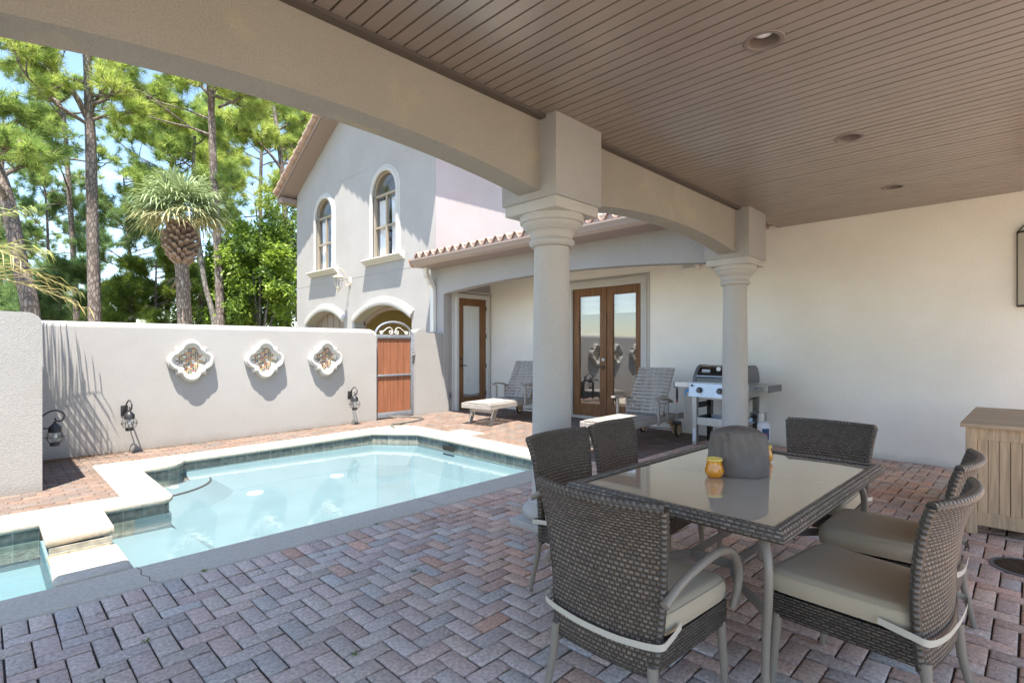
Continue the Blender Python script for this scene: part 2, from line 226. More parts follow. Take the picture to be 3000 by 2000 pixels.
# ------------------------------------------------------------------ mesh helpers
class MB:
    def __init__(s): s.v = []; s.f = []; s.uv = {}; s.mi = []; s.cur = 0
    def add(s, vs, fs, uvs=None):
        o = len(s.v); s.v += [tuple(v) for v in vs]
        for i, f in enumerate(fs):
            if uvs: s.uv[len(s.f)] = uvs[i]
            s.f.append([o + k for k in f]); s.mi.append(s.cur)
        return s
    def box(s, a, b, rot=None, piv=None):
        x0, y0, z0 = a; x1, y1, z1 = b
        vs = [Vector(p) for p in ((x0,y0,z0),(x1,y0,z0),(x1,y1,z0),(x0,y1,z0),(x0,y0,z1),(x1,y0,z1),(x1,y1,z1),(x0,y1,z1))]
        if rot is not None:
            c = Vector(piv) if piv is not None else (Vector(a) + Vector(b)) / 2
            vs = [c + rot @ (v - c) for v in vs]
        return s.add(vs, [(0,3,2,1),(4,5,6,7),(0,1,5,4),(1,2,6,5),(2,3,7,6),(3,0,4,7)])
    def bbox(s, a, b, r=.01, rot=None, piv=None):      # box with chamfered edges
        bm = bmesh.new(); m = MB().box(a, b)
        vv = [bm.verts.new(v) for v in m.v]
        for f in m.f: bm.faces.new([vv[i] for i in f])
        bmesh.ops.bevel(bm, geom=list(bm.edges), offset=r, segments=2, profile=.5, affect='EDGES')
        bm.verts.index_update(); c = Vector(piv) if piv is not None else (Vector(a) + Vector(b)) / 2
        vs = [(c + rot @ (v.co - c)) if rot is not None else v.co.copy() for v in bm.verts]; fs = [[v.index for v in f.verts] for f in bm.faces]; bm.free()
        return s.add(vs, fs)
    def prism(s, poly, fn, t0, t1, caps=True):          # poly of 2D points, fn(u,v,t) -> xyz
        n = len(poly); vs = [fn(u, v, t0) for u, v in poly] + [fn(u, v, t1) for u, v in poly]
        fs = [(i, (i + 1) % n, n + (i + 1) % n, n + i) for i in range(n)]
        if caps: fs += [tuple(range(n - 1, -1, -1)), tuple(range(n, 2 * n))]
        return s.add(vs, fs)
    def tube(s, pts, r, seg=10, caps=True, uvm=False):
        pts = [Vector(p) for p in pts]; n = len(pts); rs = r if isinstance(r, (list, tuple)) else [r] * n
        vs = []; up = None; L = 0; Ls = []
        for i, p in enumerate(pts):
            d = (pts[min(i + 1, n - 1)] - pts[max(i - 1, 0)]).normalized()
            if up is None: up = Vector((0, 0, 1)) if abs(d.z) < .9 else Vector((1, 0, 0))
            a = d.cross(up)
            if a.length < 1e-5: a = d.orthogonal()
            a.normalize(); b = a.cross(d).normalized(); up = b
            if i: L += (p - pts[i - 1]).length
            Ls.append(L)
            for k in range(seg):
                t = 2 * math.pi * k / seg; vs.append(p + (a * math.cos(t) + b * math.sin(t)) * rs[i])
        fs = []; uvs = []
        for i in range(n - 1):
            for k in range(seg):
                k2 = (k + 1) % seg; fs.append((i * seg + k, i * seg + k2, (i + 1) * seg + k2, (i + 1) * seg + k))
                c = 2 * math.pi * rs[i]; uvs.append([(Ls[i], c * k / seg), (Ls[i], c * (k + 1) / seg), (Ls[i + 1], c * (k + 1) / seg), (Ls[i + 1], c * k / seg)])
        if caps:
            fs.append(tuple(range(seg - 1, -1, -1))); fs.append(tuple((n - 1) * seg + k for k in range(seg))); uvs += [[(0, 0)] * seg] * 2
        return s.add(vs, fs, uvs if uvm else None)
    def lathe(s, prof, c=(0, 0, 0), seg=24, axis='z', caps=True, a0=0, a1=None):
        c = Vector(c); vs = []; full = a1 is None; a1 = 2 * math.pi if full else a1; m = seg if full else seg + 1
        for r, h in prof:
            for k in range(m):
                t = a0 + (a1 - a0) * k / seg; x, y = r * math.cos(t), r * math.sin(t)
                vs.append(c + (Vector((x, y, h)) if axis == 'z' else Vector((x, -h, y)) if axis == 'y' else Vector((-h, x, y))))
        fs = []
        for i in range(len(prof) - 1):
            for k in range(seg):
                k2 = (k + 1) % m; fs.append((i * m + k, i * m + k2, (i + 1) * m + k2, (i + 1) * m + k))
        if caps and full:
            if prof[0][0] > 1e-6: fs.append(tuple(range(seg - 1, -1, -1)))
            if prof[-1][0] > 1e-6: fs.append(tuple((len(prof) - 1) * seg + k for k in range(seg)))
        return s.add(vs, fs)
    def grid(s, nu, nv, fn, uvfn=None, flip=False):
        vs = [fn(i / nu, j / nv) for i in range(nu + 1) for j in range(nv + 1)]; fs = []; uvs = []
        for i in range(nu):
            for j in range(nv):
                q = [(i, j), (i + 1, j), (i + 1, j + 1), (i, j + 1)]
                if flip: q = q[::-1]
                fs.append([a * (nv + 1) + b for a, b in q])
                if uvfn: uvs.append([uvfn(a / nu, b / nv) for a, b in q])
        return s.add(vs, fs, uvs if uvfn else None)
    def xf(s, mat): s.v = [tuple(mat @ Vector(v)) for v in s.v]; return s
    def build(s, name, mat, parent=None, smooth=None, loc=None, bevel=0, recalc=True):
        me = bpy.data.meshes.new(name); me.from_pydata(s.v, [], s.f)
        for m in (mat if isinstance(mat, (list, tuple)) else [mat]): me.materials.append(m)
        if any(s.mi): me.polygons.foreach_set('material_index', s.mi)
        if s.uv:
            ul = me.uv_layers.new(name='UVMap')
            for p in me.polygons:
                if p.index in s.uv:
                    for k, li in enumerate(p.loop_indices): ul.data[li].uv = s.uv[p.index][k]
        if recalc or bevel:
            bm = bmesh.new(); bm.from_mesh(me)
            if bevel:
                es = [e for e in bm.edges if len(e.link_faces) == 2 and e.calc_face_angle(0) > .6]
                bmesh.ops.bevel(bm, geom=es, offset=bevel, segments=2, profile=.5, affect='EDGES')
            if recalc: bmesh.ops.recalc_face_normals(bm, faces=bm.faces)
            bm.to_mesh(me); bm.free()
        if smooth:
            me.polygons.foreach_set('use_smooth', [True] * len(me.polygons)); me.set_sharp_from_angle(angle=R(smooth))
        me.update()
        o = bpy.data.objects.new(name, me); col.objects.link(o)
        if parent is not None: o.parent = parent
        if loc is not None: o.location = loc
        return o
def tag(o, label=None, cat=None, group=None, kind=None):
    if label: o['label'] = label
    if cat: o['category'] = cat
    if group: o['group'] = group
    if kind: o['kind'] = kind
    return o
def thing(name, label, cat, loc=(0, 0, 0), rz=0, group=None):
    o = bpy.data.objects.new(name, None); col.objects.link(o); o.location = loc; o.rotation_euler = (0, 0, rz); o.empty_display_size = .1
    return tag(o, label, cat, group)
def dup(root, loc, rz, label=None):
    def cp(o, par):
        c = o.copy(); col.objects.link(c); c.parent = par
        for ch in list(o.children): cp(ch, c)
        return c
    r = cp(root, None); r.location = loc; r.rotation_euler = (0, 0, rz)
    if label: r['label'] = label
    return r
def fastmesh(name, V, F, C, mat, parent=None, tri=True):
    V = np.asarray(V, np.float32).reshape(-1, 3); F = np.asarray(F, np.int32); k = F.shape[1]; n = len(F)
    me = bpy.data.meshes.new(name); me.vertices.add(len(V)); me.vertices.foreach_set('co', V.ravel())
    me.loops.add(n * k); me.loops.foreach_set('vertex_index', F.ravel()); me.polygons.add(n)
    me.polygons.foreach_set('loop_start', np.arange(0, n * k, k, dtype=np.int32))
    if C is not None:
        a = me.attributes.new('Col', 'FLOAT_COLOR', 'POINT'); cc = np.ones((len(V), 4), np.float32); cc[:, :3] = C; a.data.foreach_set('color', cc.ravel())
    me.materials.append(mat); me.update(calc_edges=True); me.validate()
    o = bpy.data.objects.new(name, me); col.objects.link(o)
    if parent is not None: o.parent = parent
    return o
def bez(p0, p1, p2, n=8):
    p0, p1, p2 = Vector(p0), Vector(p1), Vector(p2)
    return [p0 * (1 - t) ** 2 + p1 * 2 * t * (1 - t) + p2 * t * t for t in [i / n for i in range(n + 1)]]
def smoothpts(pts, n=6):                                # Catmull-Rom through points
    P = [Vector(p) for p in pts]; P = [P[0] * 2 - P[1]] + P + [P[-1] * 2 - P[-2]]; out = []
    for i in range(1, len(P) - 2):
        for k in range(n):
            t = k / n; a, b, c, d = P[i - 1:i + 3]
            out.append(.5 * ((2 * b) + (c - a) * t + (2 * a - 5 * b + 4 * c - d) * t * t + (3 * b - a - 3 * c + d) * t ** 3))
    out.append(P[-2]); return out
def holed(outer, holes, fn):                             # flat face with holes: returns verts, faces
    bm = bmesh.new()
    es = []
    for lp in [outer] + holes:
        vv = [bm.verts.new((u, v, 0)) for u, v in lp]
        for i in range(len(vv)): es.append(bm.edges.new((vv[i], vv[(i + 1) % len(vv)])))
    bmesh.ops.triangle_fill(bm, edges=es, use_beauty=True)
    bm.verts.index_update(); vs = [fn(v.co.x, v.co.y) for v in bm.verts]; fs = [[v.index for v in f.verts] for f in bm.faces]; bm.free()
    return vs, fs
def wallholes(mb, outer, holes, fn, d):                  # fn(u,v,depth): front face, back face, reveals of depth d
    vs, fs = holed(outer, holes, lambda u, v: fn(u, v, 0)); mb.add(vs, fs)
    for lp in holes:
        n = len(lp); mb.add([fn(u, v, 0) for u, v in lp] + [fn(u, v, d) for u, v in lp], [(i, (i + 1) % n, n + (i + 1) % n, n + i) for i in range(n)])
def archpoly(a, b, z0, zs, rise, n=18):                  # opening outline: flat foot, arch head
    half = (b - a) / 2; c = (a + b) / 2
    if abs(rise - half) < 1e-3: pts = [(c + half * math.cos(t), zs + half * math.sin(t)) for t in [math.pi * i / n for i in range(n + 1)]]
    else:
        rad = (half * half + rise * rise) / (2 * rise); a0 = math.asin(half / rad)
        pts = [(c + rad * math.sin(a0 - 2 * a0 * i / n), zs + rise - rad + rad * math.cos(a0 - 2 * a0 * i / n)) for i in range(n + 1)]
    return [(a, z0), (b, z0)] + pts
def band(mb, inner, fn, prof, closed=False):             # moulding swept along a 2D outline; prof: (offset outward, depth)
    n = len(inner); nr = []
    for i in range(n):
        if closed: p, q = inner[i - 1], inner[(i + 1) % n]
        else: p, q = inner[max(i - 1, 0)], inner[min(i + 1, n - 1)]
        dx, dy = q[0] - p[0], q[1] - p[1]; L = math.hypot(dx, dy) or 1; k = 1
        if 0 < i < n - 1 or closed:
            e1 = (inner[i][0] - p[0], inner[i][1] - p[1]); e2 = (q[0] - inner[i][0], q[1] - inner[i][1])
            l1 = math.hypot(*e1) or 1; l2 = math.hypot(*e2) or 1; cs = (e1[0] * e2[0] + e1[1] * e2[1]) / (l1 * l2)
            k = 1 / max(.5, math.sqrt(max(.01, (1 + cs) / 2)))
            dx = e1[0] / l1 + e2[0] / l2; dy = e1[1] / l1 + e2[1] / l2; L = math.hypot(dx, dy) or 1
        nr.append((dy / L * k, -dx / L * k))
    m = len(prof); vs = [fn(inner[i][0] + nr[i][0] * o, inner[i][1] + nr[i][1] * o, d) for i in range(n) for o, d in prof]
    fs = [(i * m + j, ((i + 1) % n) * m + j, ((i + 1) % n) * m + j + 1, i * m + j + 1) for i in range(n if closed else n - 1) for j in range(m - 1)]
    if not closed: fs += [tuple(range(m)), tuple((n - 1) * m + j for j in range(m - 1, -1, -1))]
    mb.add(vs, fs)

# ================================================================== SETTING
# ground far out (left open under the pool), joint sand under the pavers, the pavers
mb = MB()
for a, b in (((-2, -3), (9, 3.72)), ((5.2, 3.72), (9, 9)), ((-2, 7.9), (5.2, 9)), ((-2, 6.1), (.93, 7.9))):
    nx, ny = max(1, int((b[0] - a[0]) / .5)), max(1, int((b[1] - a[1]) / .5))
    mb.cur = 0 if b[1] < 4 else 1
    mb.grid(nx, ny, lambda u, v: (a[0] + (b[0] - a[0]) * u, a[1] + (b[1] - a[1]) * v, gz(a[0] + (b[0] - a[0]) * u, a[1] + (b[1] - a[1]) * v) - .013))
tag(mb.build('paving_bed', [M['sand'], M['sandl']], recalc=False), kind='structure')
mb = MB()
for a, b in (((-300, 9.0), (300, 500)), ((-300, -300), (300, -30)), ((-300, -30), (-12, 9)), ((9, -30), (300, 9))): mb.box((a[0], a[1], -.5), (b[0], b[1], -.03))
tag(mb.build('ground', M['soil']), kind='structure')
mb = MB(); mb.box((-12, -30, -.3), (9, -3, -.02)); mb.box((-12, -3, -.3), (-2, 9, -.02)); tag(mb.build('terrace', M['terr']), kind='structure')  # unseen pale ground, added to bounce sunlight into the shaded patio

def bricks():
    V = []; F = []; C = []; r = random.Random(3)
    near = [(.285, .255, .26), (.28, .258, .265), (.305, .275, .275), (.27, .256, .266), (.315, .285, .278), (.295, .25, .252), (.29, .272, .275), (.258, .260, .272), (.30, .263, .264), (.28, .262, .26)]
    warm = [(.29, .22, .20), (.31, .235, .21), (.265, .21, .198), (.33, .26, .23), (.27, .228, .218), (.32, .222, .19)]
    far = [(.30, .235, .215), (.275, .228, .215), (.325, .26, .235), (.26, .22, .215), (.31, .25, .235), (.28, .21, .185), (.25, .23, .23)]
    def put(x0, y0, x1, y1, clip, pal):
        x0, y0, x1, y1 = max(x0, clip[0]), max(y0, clip[1]), min(x1, clip[2]), min(y1, clip[3])
        if x1 - x0 < .02 or y1 - y0 < .02: return
        j = .0046; c = .0075
        x0 += j * r.uniform(.5, 1.3); x1 -= j * r.uniform(.5, 1.3); y0 += j * r.uniform(.5, 1.3); y1 -= j * r.uniform(.5, 1.3)
        mx, my = (x0 + x1) / 2, (y0 + y1) / 2; h = r.uniform(-.002, .002); tx, ty = r.uniform(-.012, .012), r.uniform(-.012, .012)
        o = len(V)
        for ins, dz in ((0, -.012), (0, -.004), (c, 0)):
            for (x, y) in ((x0 + ins, y0 + ins), (x1 - ins, y0 + ins), (x1 - ins, y1 - ins), (x0 + ins, y1 - ins)):
                V.append((x, y, gz(x, y) + h + dz + (x - mx) * tx + (y - my) * ty))
        F.append((o + 8, o + 9, o + 10, o + 11))
        for b in (0, 4):
            for k in range(4): F.append((o + b + k, o + b + (k + 1) % 4, o + b + 4 + (k + 1) % 4, o + b + 4 + k))
        if pal is None:
            t = sst((mx - .9) / 2.6 + max(0, 1.2 - my) * .12) * .9
            p = warm if r.random() < t else near
        else: p = pal
        q = r.choice(p); s = r.uniform(.88, 1.12) * (.52 if pal is not None else 1.75)  # light evened out in the colour: sunlit pavers darkened, shaded ones brightened
        C.extend([(q[0] * s * 1.08, q[1] * s * .97, q[2] * s * .83)] * 12)
    a = .0985
    def herring(x0, y0, x1, y1, pal):                     # 90 degree herringbone, clipped to a rectangle
        clip = (x0, y0, x1, y1); n = int((x1 - x0 + y1 - y0) / a) + 6
        for i in range(-n, n):
            for j in range(-n, n):
                px, py = x0 + (i + j * 1) * a, y0 + (j - i) * a + 0
                bx, by = x0 + (i * 2 + j) * a, y0 + (j) * a
                k = (i * 4 + j)
                X, Y = x0 + k * a, y0 + j * a             # each row shifts by one width; period four widths
                if X < x1 and X + 2 * a > x0 and Y < y1 and Y + a > y0: put(X, Y, X + 2 * a, Y + a, clip, pal)
                X2, Y2 = x0 + (k + 2) * a, y0 + (j - 0) * a
                if X2 < x1 and X2 + a > x0 and Y2 - a < y1 and Y2 + a > y0: put(X2, Y2 - a, X2 + a, Y2 + a, clip, pal)
    herring(-2, -3, 7.985, 3.50, None)
    x = -2
    while x < 5.25: put(x, 3.505, x + a, 3.699, (-2, 3.5, 5.25, 3.699), None); x += a
    herring(5.255, 3.505, 7.985, 8.62, far)
    y = 7.935; k = 0
    while y < 8.62:                                         # running bond strip along the garden wall
        x = .93 + (k % 2) * a
        x -= 2 * a
        while x < 5.25: put(x, y, x + 2 * a, y + a, (.93, 7.935, 5.25, 8.62), far); x += 2 * a
        y += a; k += 1
    y = 6.115; k = 0
    while y < 8.62:
        x = -2 + (k % 2) * a
        while x < .92: put(x, y, x + 2 * a, y + a, (-2, 6.115, .92, 8.62), far); x += 2 * a
        y += a; k += 1
    o = fastmesh('paving', V, F, C, M['brick']); tag(o, kind='structure')
bricks()

# ------------------------------------------------------------------ swimming pool
pool = thing('swimming_pool', 'pale blue swimming pool with raised spa, slate waterline tiles and cast stone coping', 'pool', (2.9, 5.8, -.5))
pl = Vector((2.9, 5.8, -.5))
WL = -.135
def offs(poly, o):                                          # closed outline pushed outwards by o (counter-clockwise)
    res = []; n = len(poly)
    for i in range(n):
        p, c, q = poly[i - 1], poly[i], poly[(i + 1) % n]; e1 = Vector((c[0] - p[0], c[1] - p[1])).normalized(); e2 = Vector((q[0] - c[0], q[1] - c[1])).normalized()
        d = e1 + e2; d = d.normalized() if d.length > 1e-6 else e1; k = 1 / max(.5, math.sqrt(max(.01, (1 + e1.dot(e2)) / 2)))
        res.append((c[0] + d.y * o * k, c[1] - d.x * o * k))
    return res
def coping_piece(poly, z0=-.07, top=0, name='coping', rr=.03):
    ar = sum(poly[i - 1][0] * poly[i][1] - poly[i][0] * poly[i - 1][1] for i in range(len(poly)))
    if ar < 0: poly = poly[::-1]
    dense = []
    for i in range(len(poly)):
        p, q = Vector(poly[i]), Vector(poly[(i + 1) % len(poly)]); k = max(1, int((q - p).length / .35))
        dense += [tuple(p.lerp(q, j / k)) for j in range(k)]
    poly = dense; prof = [(-rr * (1 - math.sin(t)), z0 + rr * .8 * (1 - math.cos(t))) for t in [math.pi / 2 * i / 4 for i in range(5)]] + [(-rr * (1 - math.cos(t)), top - rr * (1 - math.sin(t))) for t in [math.pi / 2 * i / 5 for i in range(6)]]
    n = len(poly); mb = MB(); vs = []
    for o_, z_ in prof:
        for x, y in offs(poly, o_): vs.append((x, y, z_ + gz(x, y) + .004))
    mb.add(vs, [(j * n + i, j * n + (i + 1) % n, (j + 1) * n + (i + 1) % n, (j + 1) * n + i) for j in range(len(prof) - 1) for i in range(n)])
    for o_, z_ in (prof[0], prof[-1]):
        v2, f2 = holed(offs(poly, o_), [], lambda u, v: (u, v, z_ + gz(u, v) + .004)); mb.add(v2, f2)
    mb.xf(Matrix.Translation(-pl)); bm = bmesh.new(); o = mb.build(name, M['coping'], pool, recalc=False)
    bm.from_mesh(o.data); bmesh.ops.remove_doubles(bm, verts=bm.verts, dist=.0003); bmesh.ops.recalc_face_normals(bm, faces=bm.faces); bm.to_mesh(o.data); bm.free()
    o.data.polygons.foreach_set('use_smooth', [True] * len(o.data.polygons)); o.data.set_sharp_from_angle(angle=R(40)); return o
inner = [(4.885, 4.075), (4.885, 6.98), (4.44, 7.57), (1.80, 7.60), (1.77, 7.52), (1.72, 7.44), (1.65, 7.38), (1.56, 7.34), (1.46, 7.32), (1.30, 7.31), (1.29, 5.86), (1.26, 5.80), (1.20, 5.775), (.76, 5.765)]
coping_piece([(-2, 3.70), (5.25, 3.70), (5.25, 4.073), (-2, 4.073)])
coping_piece([(-2, 5.70), (.33, 5.70)] + [(.76, 5.765)] + inner[::-1][1:-1] + [(4.885, 4.077), (5.25, 4.077), (5.25, 7.50), (5.21, 7.66), (5.10, 7.80), (4.93, 7.89), (4.72, 7.93), (.924, 7.93), (.924, 6.112), (-2, 6.112)])
coping_piece([(.325, 5.12), (.735, 5.15), (.745, 5.76), (.325, 5.695)], -.075, .012, rr=.035)
coping_piece([(.30, 4.079), (.69, 4.079), (.685, 4.645), (.315, 4.645)], -.075, .008, rr=.035)
for q in ([(.69, 4.07), (.705, 3.98), (.69, 3.90), (.72, 3.83), (.71, 3.76), (.74, 3.71)], [(2.80, 4.07), (2.83, 3.97), (2.86, 3.90), (2.85, 3.80), (2.88, 3.72)]):
    mb = MB(); pz = [(x, y, gz(x, y) + .0045) for x, y in q]; n_ = Vector((.0022, 0, 0)); mb.add([Vector(p) - n_ for p in pz] + [Vector(p) + n_ for p in pz], [(i, i + 1, len(pz) + i + 1, len(pz) + i) for i in range(len(pz) - 1)])
    mb.xf(Matrix.Translation(-pl)); mb.build('crack', M['dark'], pool, recalc=False)
# waterline tile band, following the pool side of the coping
def tile_run(pts, out, name='tile_band', zt=-.062, zb=-.30, mat=None):
    mb = MB(); L = 0; poff = []
    for i, p in enumerate(pts):
        a = Vector(pts[max(i - 1, 0)]).to_2d() if 0 else Vector((*pts[max(i - 1, 0)], 0)); b = Vector((*pts[min(i + 1, len(pts) - 1)], 0))
        d = (b - a).normalized(); nrm = Vector((d.y, -d.x, 0)); poff.append(Vector((*p, 0)) + nrm * out)
    for i in range(len(pts) - 1):
        p, q = poff[i], poff[i + 1]; l = (q - p).length
        n = max(1, int(l / .4))
        for k in range(n):
            s, e = p.lerp(q, k / n), p.lerp(q, (k + 1) / n); l0, l1 = L + l * k / n, L + l * (k + 1) / n
            zs, ze = zt + gz(s.x, s.y), zt + gz(e.x, e.y)
            mb.add([(s.x, s.y, zb), (e.x, e.y, zb), (e.x, e.y, ze), (s.x, s.y, zs)], [(0, 1, 2, 3)], [[(l0, zb - WL + .03), (l1, zb - WL + .03), (l1, ze - WL + .03), (l0, zs - WL + .03)]])
        L += l
    mb.xf(Matrix.Translation(-pl)); return mb.build(name, mat or M['slate'], pool, recalc=False)
tile_run(inner, .03)
tile_run([(-2, 5.70), (.33, 5.70)], -.03)
tile_run([(.72, 4.64), (.72, 4.05)], .01); tile_run([(-2, 4.07), (5.0, 4.07)], .03, mat=M['slate'])
# basin
mb = MB(); zf = -.43
mb.box((.6, 4.0, zf - .1), (5.0, 7.8, zf)); mb.box((.55, 4.0, zf), (.66, 5.8, WL - .03)); mb.box((4.9, 4, zf), (5.0, 7.8, -.16)); mb.box((1.2, 7.62, zf), (5, 7.75, -.16)); mb.box((.6, 3.95, zf), (5, 4.045, -.16))
mb.prism([(.6, 5.80), (1.265, 5.80), (1.265, 7.33), (1.74, 7.50), (1.78, 7.7), (.6, 7.7)], lambda u, v, t: (u, v, t), zf, -.16)
mb.prism([(4.90, 6.99), (4.45, 7.60), (4.95, 7.7)], lambda u, v, t: (u, v, t), zf, -.16)
ca_ = [(4.91, 4.05), (4.91, 6.99), (4.46, 7.60), (1.80, 7.63)]; cb_ = [(4.62, 4.05), (4.62, 6.89), (4.31, 7.30), (1.90, 7.31)]; mb.add([(x, y, -.165) for x, y in ca_] + [(x, y, zf + .001) for x, y in cb_], [(i, i + 1, 5 + i, 4 + i) for i in range(3)])
mb.box((-2, 4.0, -.46), (.33, 5.8, -.36)); mb.box((-2, 5.735, -.6), (.33, 5.8, -.16)); mb.box((-2, 3.95, -.6), (.33, 4.035, -.16))
mb.xf(Matrix.Translation(-pl)); mb.build('basin', M['plaster'], pool)
mb = MB(); qp = [(1.27, 7.6)] + [(1.27 + .80 * math.cos(t), 7.6 - .75 * math.sin(t)) for t in [math.pi / 2 * (1 - i / 16) for i in range(17)]]
cx_, cy_ = 1.27, 7.6; lo_ = [(cx_ + (u - cx_) * 1.32, cy_ + (v - cy_) * 1.32) for u, v in qp]; nq = len(qp)
mb.add([(u, v, -.27) for u, v in qp] + [(u, v, zf) for u, v in lo_], [tuple(range(nq))] + [(i, (i + 1) % nq, nq + (i + 1) % nq, nq + i) for i in range(nq)]); mb.xf(Matrix.Translation(-pl)); st = mb.build('step', M['plaster'], pool)
mb = MB(); mb.tube([(x, y, -.268) for x, y in qp[1:]], .011, 6); mb.xf(Matrix.Translation(-pl)); mb.build('step_edge', M['dark'], st, 40)
mb = MB(); qs = [(.66, 4.05), (1.0, 4.05), (1.28, 4.4), (1.36, 4.9), (1.33, 5.45), (1.27, 5.8), (.66, 5.8)]
nq = len(qs); mb.add([(u, v, -.30) for u, v in qs] + [(.66 + (u - .66) * 1.25, v, zf) for u, v in qs], [tuple(range(nq))] + [(i, (i + 1) % nq, nq + (i + 1) % nq, nq + i) for i in range(nq)]); mb.xf(Matrix.Translation(-pl)); mb.build('step', M['plaster'], pool)
for x, y in ((2.42, 6.95), (3.56, 7.05)):
    mb = MB(); mb.lathe([(.0, .02), (.07, .018), (.075, .012), (.095, .012), (.1, 0)], (x, y, zf), 20); mb.xf(Matrix.Translation(-pl)); mb.build('main_drain', M['drainw'], pool, 30)
mb = MB(); mb.lathe([(.02, .004), (.045, .006), (.05, 0)], (1.62, 7.3, -.268), 14); mb.xf(Matrix.Translation(-pl)); mb.build('return_fitting', M['white'], pool)
mb = MB(); mb.bbox((5.255, 6.10, .02), (5.52, 6.62, gz(5.4, 6.4) + .012), .006); mb.xf(Matrix.Translation(-pl)); mb.build('skimmer_lid', M['coping'], pool)
mb = MB(); mb.box((4.852, 6.02, -.125), (4.862, 6.28, -.055)); mb.xf(Matrix.Translation(-pl)); mb.build('skimmer_mouth', M['dark'], pool)
sp = MB(); sp.box((.33, 4.0, -.7), (.70, 5.7, -.16)); sp.xf(Matrix.Translation(-pl)); spw = sp.build('spillway', M['plaster'], pool)
mb = MB()
for i in range(3):
    mb.bbox((.335 + .125 * i, 4.66, -.158), (.455 + .125 * i, 5.12, -.128), .006)
mb.xf(Matrix.Translation(-pl)); mb.build('spillway_stone', M['stone'], spw)
mb = MB(); mb.box((.345, 5.125, -.13), (.72, 5.135, -.075)); mb.box((.345, 5.11, -.135), (.72, 5.12, -.115)); mb.xf(Matrix.Translation(-pl)); mb.build('spillway_tile', M['slate'], spw)
mb = MB(); mb.grid(8, 8, lambda u, v: (.70 + 4.3 * u, 4.0 + 3.75 * v, WL)); tag(mb.build('pool_water', M['water'], recalc=False), kind='structure')
mb = MB(); mb.grid(4, 4, lambda u, v: (-2 + 2.33 * u, 4.0 + 1.75 * v, WL + .004)); tag(mb.build('spa_water', M['spawater'], recalc=False), kind='structure')
mb = MB()
for x in (4.05, 4.35): mb.tube(smoothpts([(x, 4.1, WL - .01), (x + .02, 4.3, WL - .02), (x - .02, 4.5, WL - .03)]), .006, 6)
mb.xf(Matrix.Translation(-pl))

# ------------------------------------------------------------------ main house: covered patio
house = thing('main_house', 'white stucco main house with a covered patio of arches, round columns and brown plank ceiling', 'house', (0, 0, 0))
CZ = 3.10
mb = MB(); x = -2.0; pit = .0875; LX = (3.06, 4.96, 6.82)
def strip(x0, x1, z0, z1):
    cuts = [(-1.5, 2.6)]; m = (x0 + x1) / 2
    for lx in LX:
        if abs(m - lx) < .092: h = math.sqrt(.092 ** 2 - (m - lx) ** 2); cuts = [(-1.5, 1.07 - h), (1.07 + h, 2.6)]
    for y0, y1 in cuts: mb.add([(x0, y0, z0), (x0, y1, z0), (x1, y1, z1), (x1, y0, z1)], [(0, 1, 2, 3)])
while x < 7.98:
    dz = rnd.uniform(-.0012, .0012); e = min(x + pit, 7.992)
    mb.cur = 1; strip(x, x + .0095, CZ + .024, CZ + .024); mb.cur = 0; strip(x + .0095, x + .0105, CZ + .024, CZ + dz)
    fine = any(abs(x + .04 - lx) < .15 for lx in LX); k = 8 if fine else 1; w_ = (e - .002 - x - .0105) / k
    if w_ > 0:
        for i in range(k): strip(x + .0105 + i * w_, x + .0105 + (i + 1) * w_, CZ + dz, CZ + dz)
        strip(e - .002, e, CZ + dz, CZ + .024)
    x += pit
mb.build('plank_ceiling', [M['ceil'], M['dark']], house, recalc=False)
mb = MB(); mb.box((-2, 2.535, CZ - .022), (2.905, 2.598, CZ + .004)); mb.box((3.465, 2.535, CZ - .022), (6.50, 2.598, CZ + .004)); mb.build('ceiling_trim', M['ctrim'], house)
def arch_beam(x0, x1, zs, rise):
    mb = MB(); n = 40; half = (x1 - x0) / 2; c = (x0 + x1) / 2; rad = (half * half + rise * rise) / (2 * rise)
    low = [(x0 + (x1 - x0) * i / n, zs + rise - rad + math.sqrt(max(0, rad * rad - (x0 + (x1 - x0) * i / n - c) ** 2))) for i in range(n + 1)]
    vs = []
    for u, z in low: vs += [(u, 2.60, z), (u, 2.81, z), (u, 2.81, 3.3), (u, 2.60, 3.3)]
    fs = []
    for i in range(n):
        for k in range(4): fs.append((i * 4 + k, i * 4 + (k + 1) % 4, i * 4 + 4 + (k + 1) % 4, i * 4 + 4 + k))
    mb.add(vs, fs); return mb.build('arch_beam', M['beamst'], house, 30)
arch_beam(-.13, 2.905, 2.56, .12); arch_beam(3.465, 6.50, 2.56, .12)
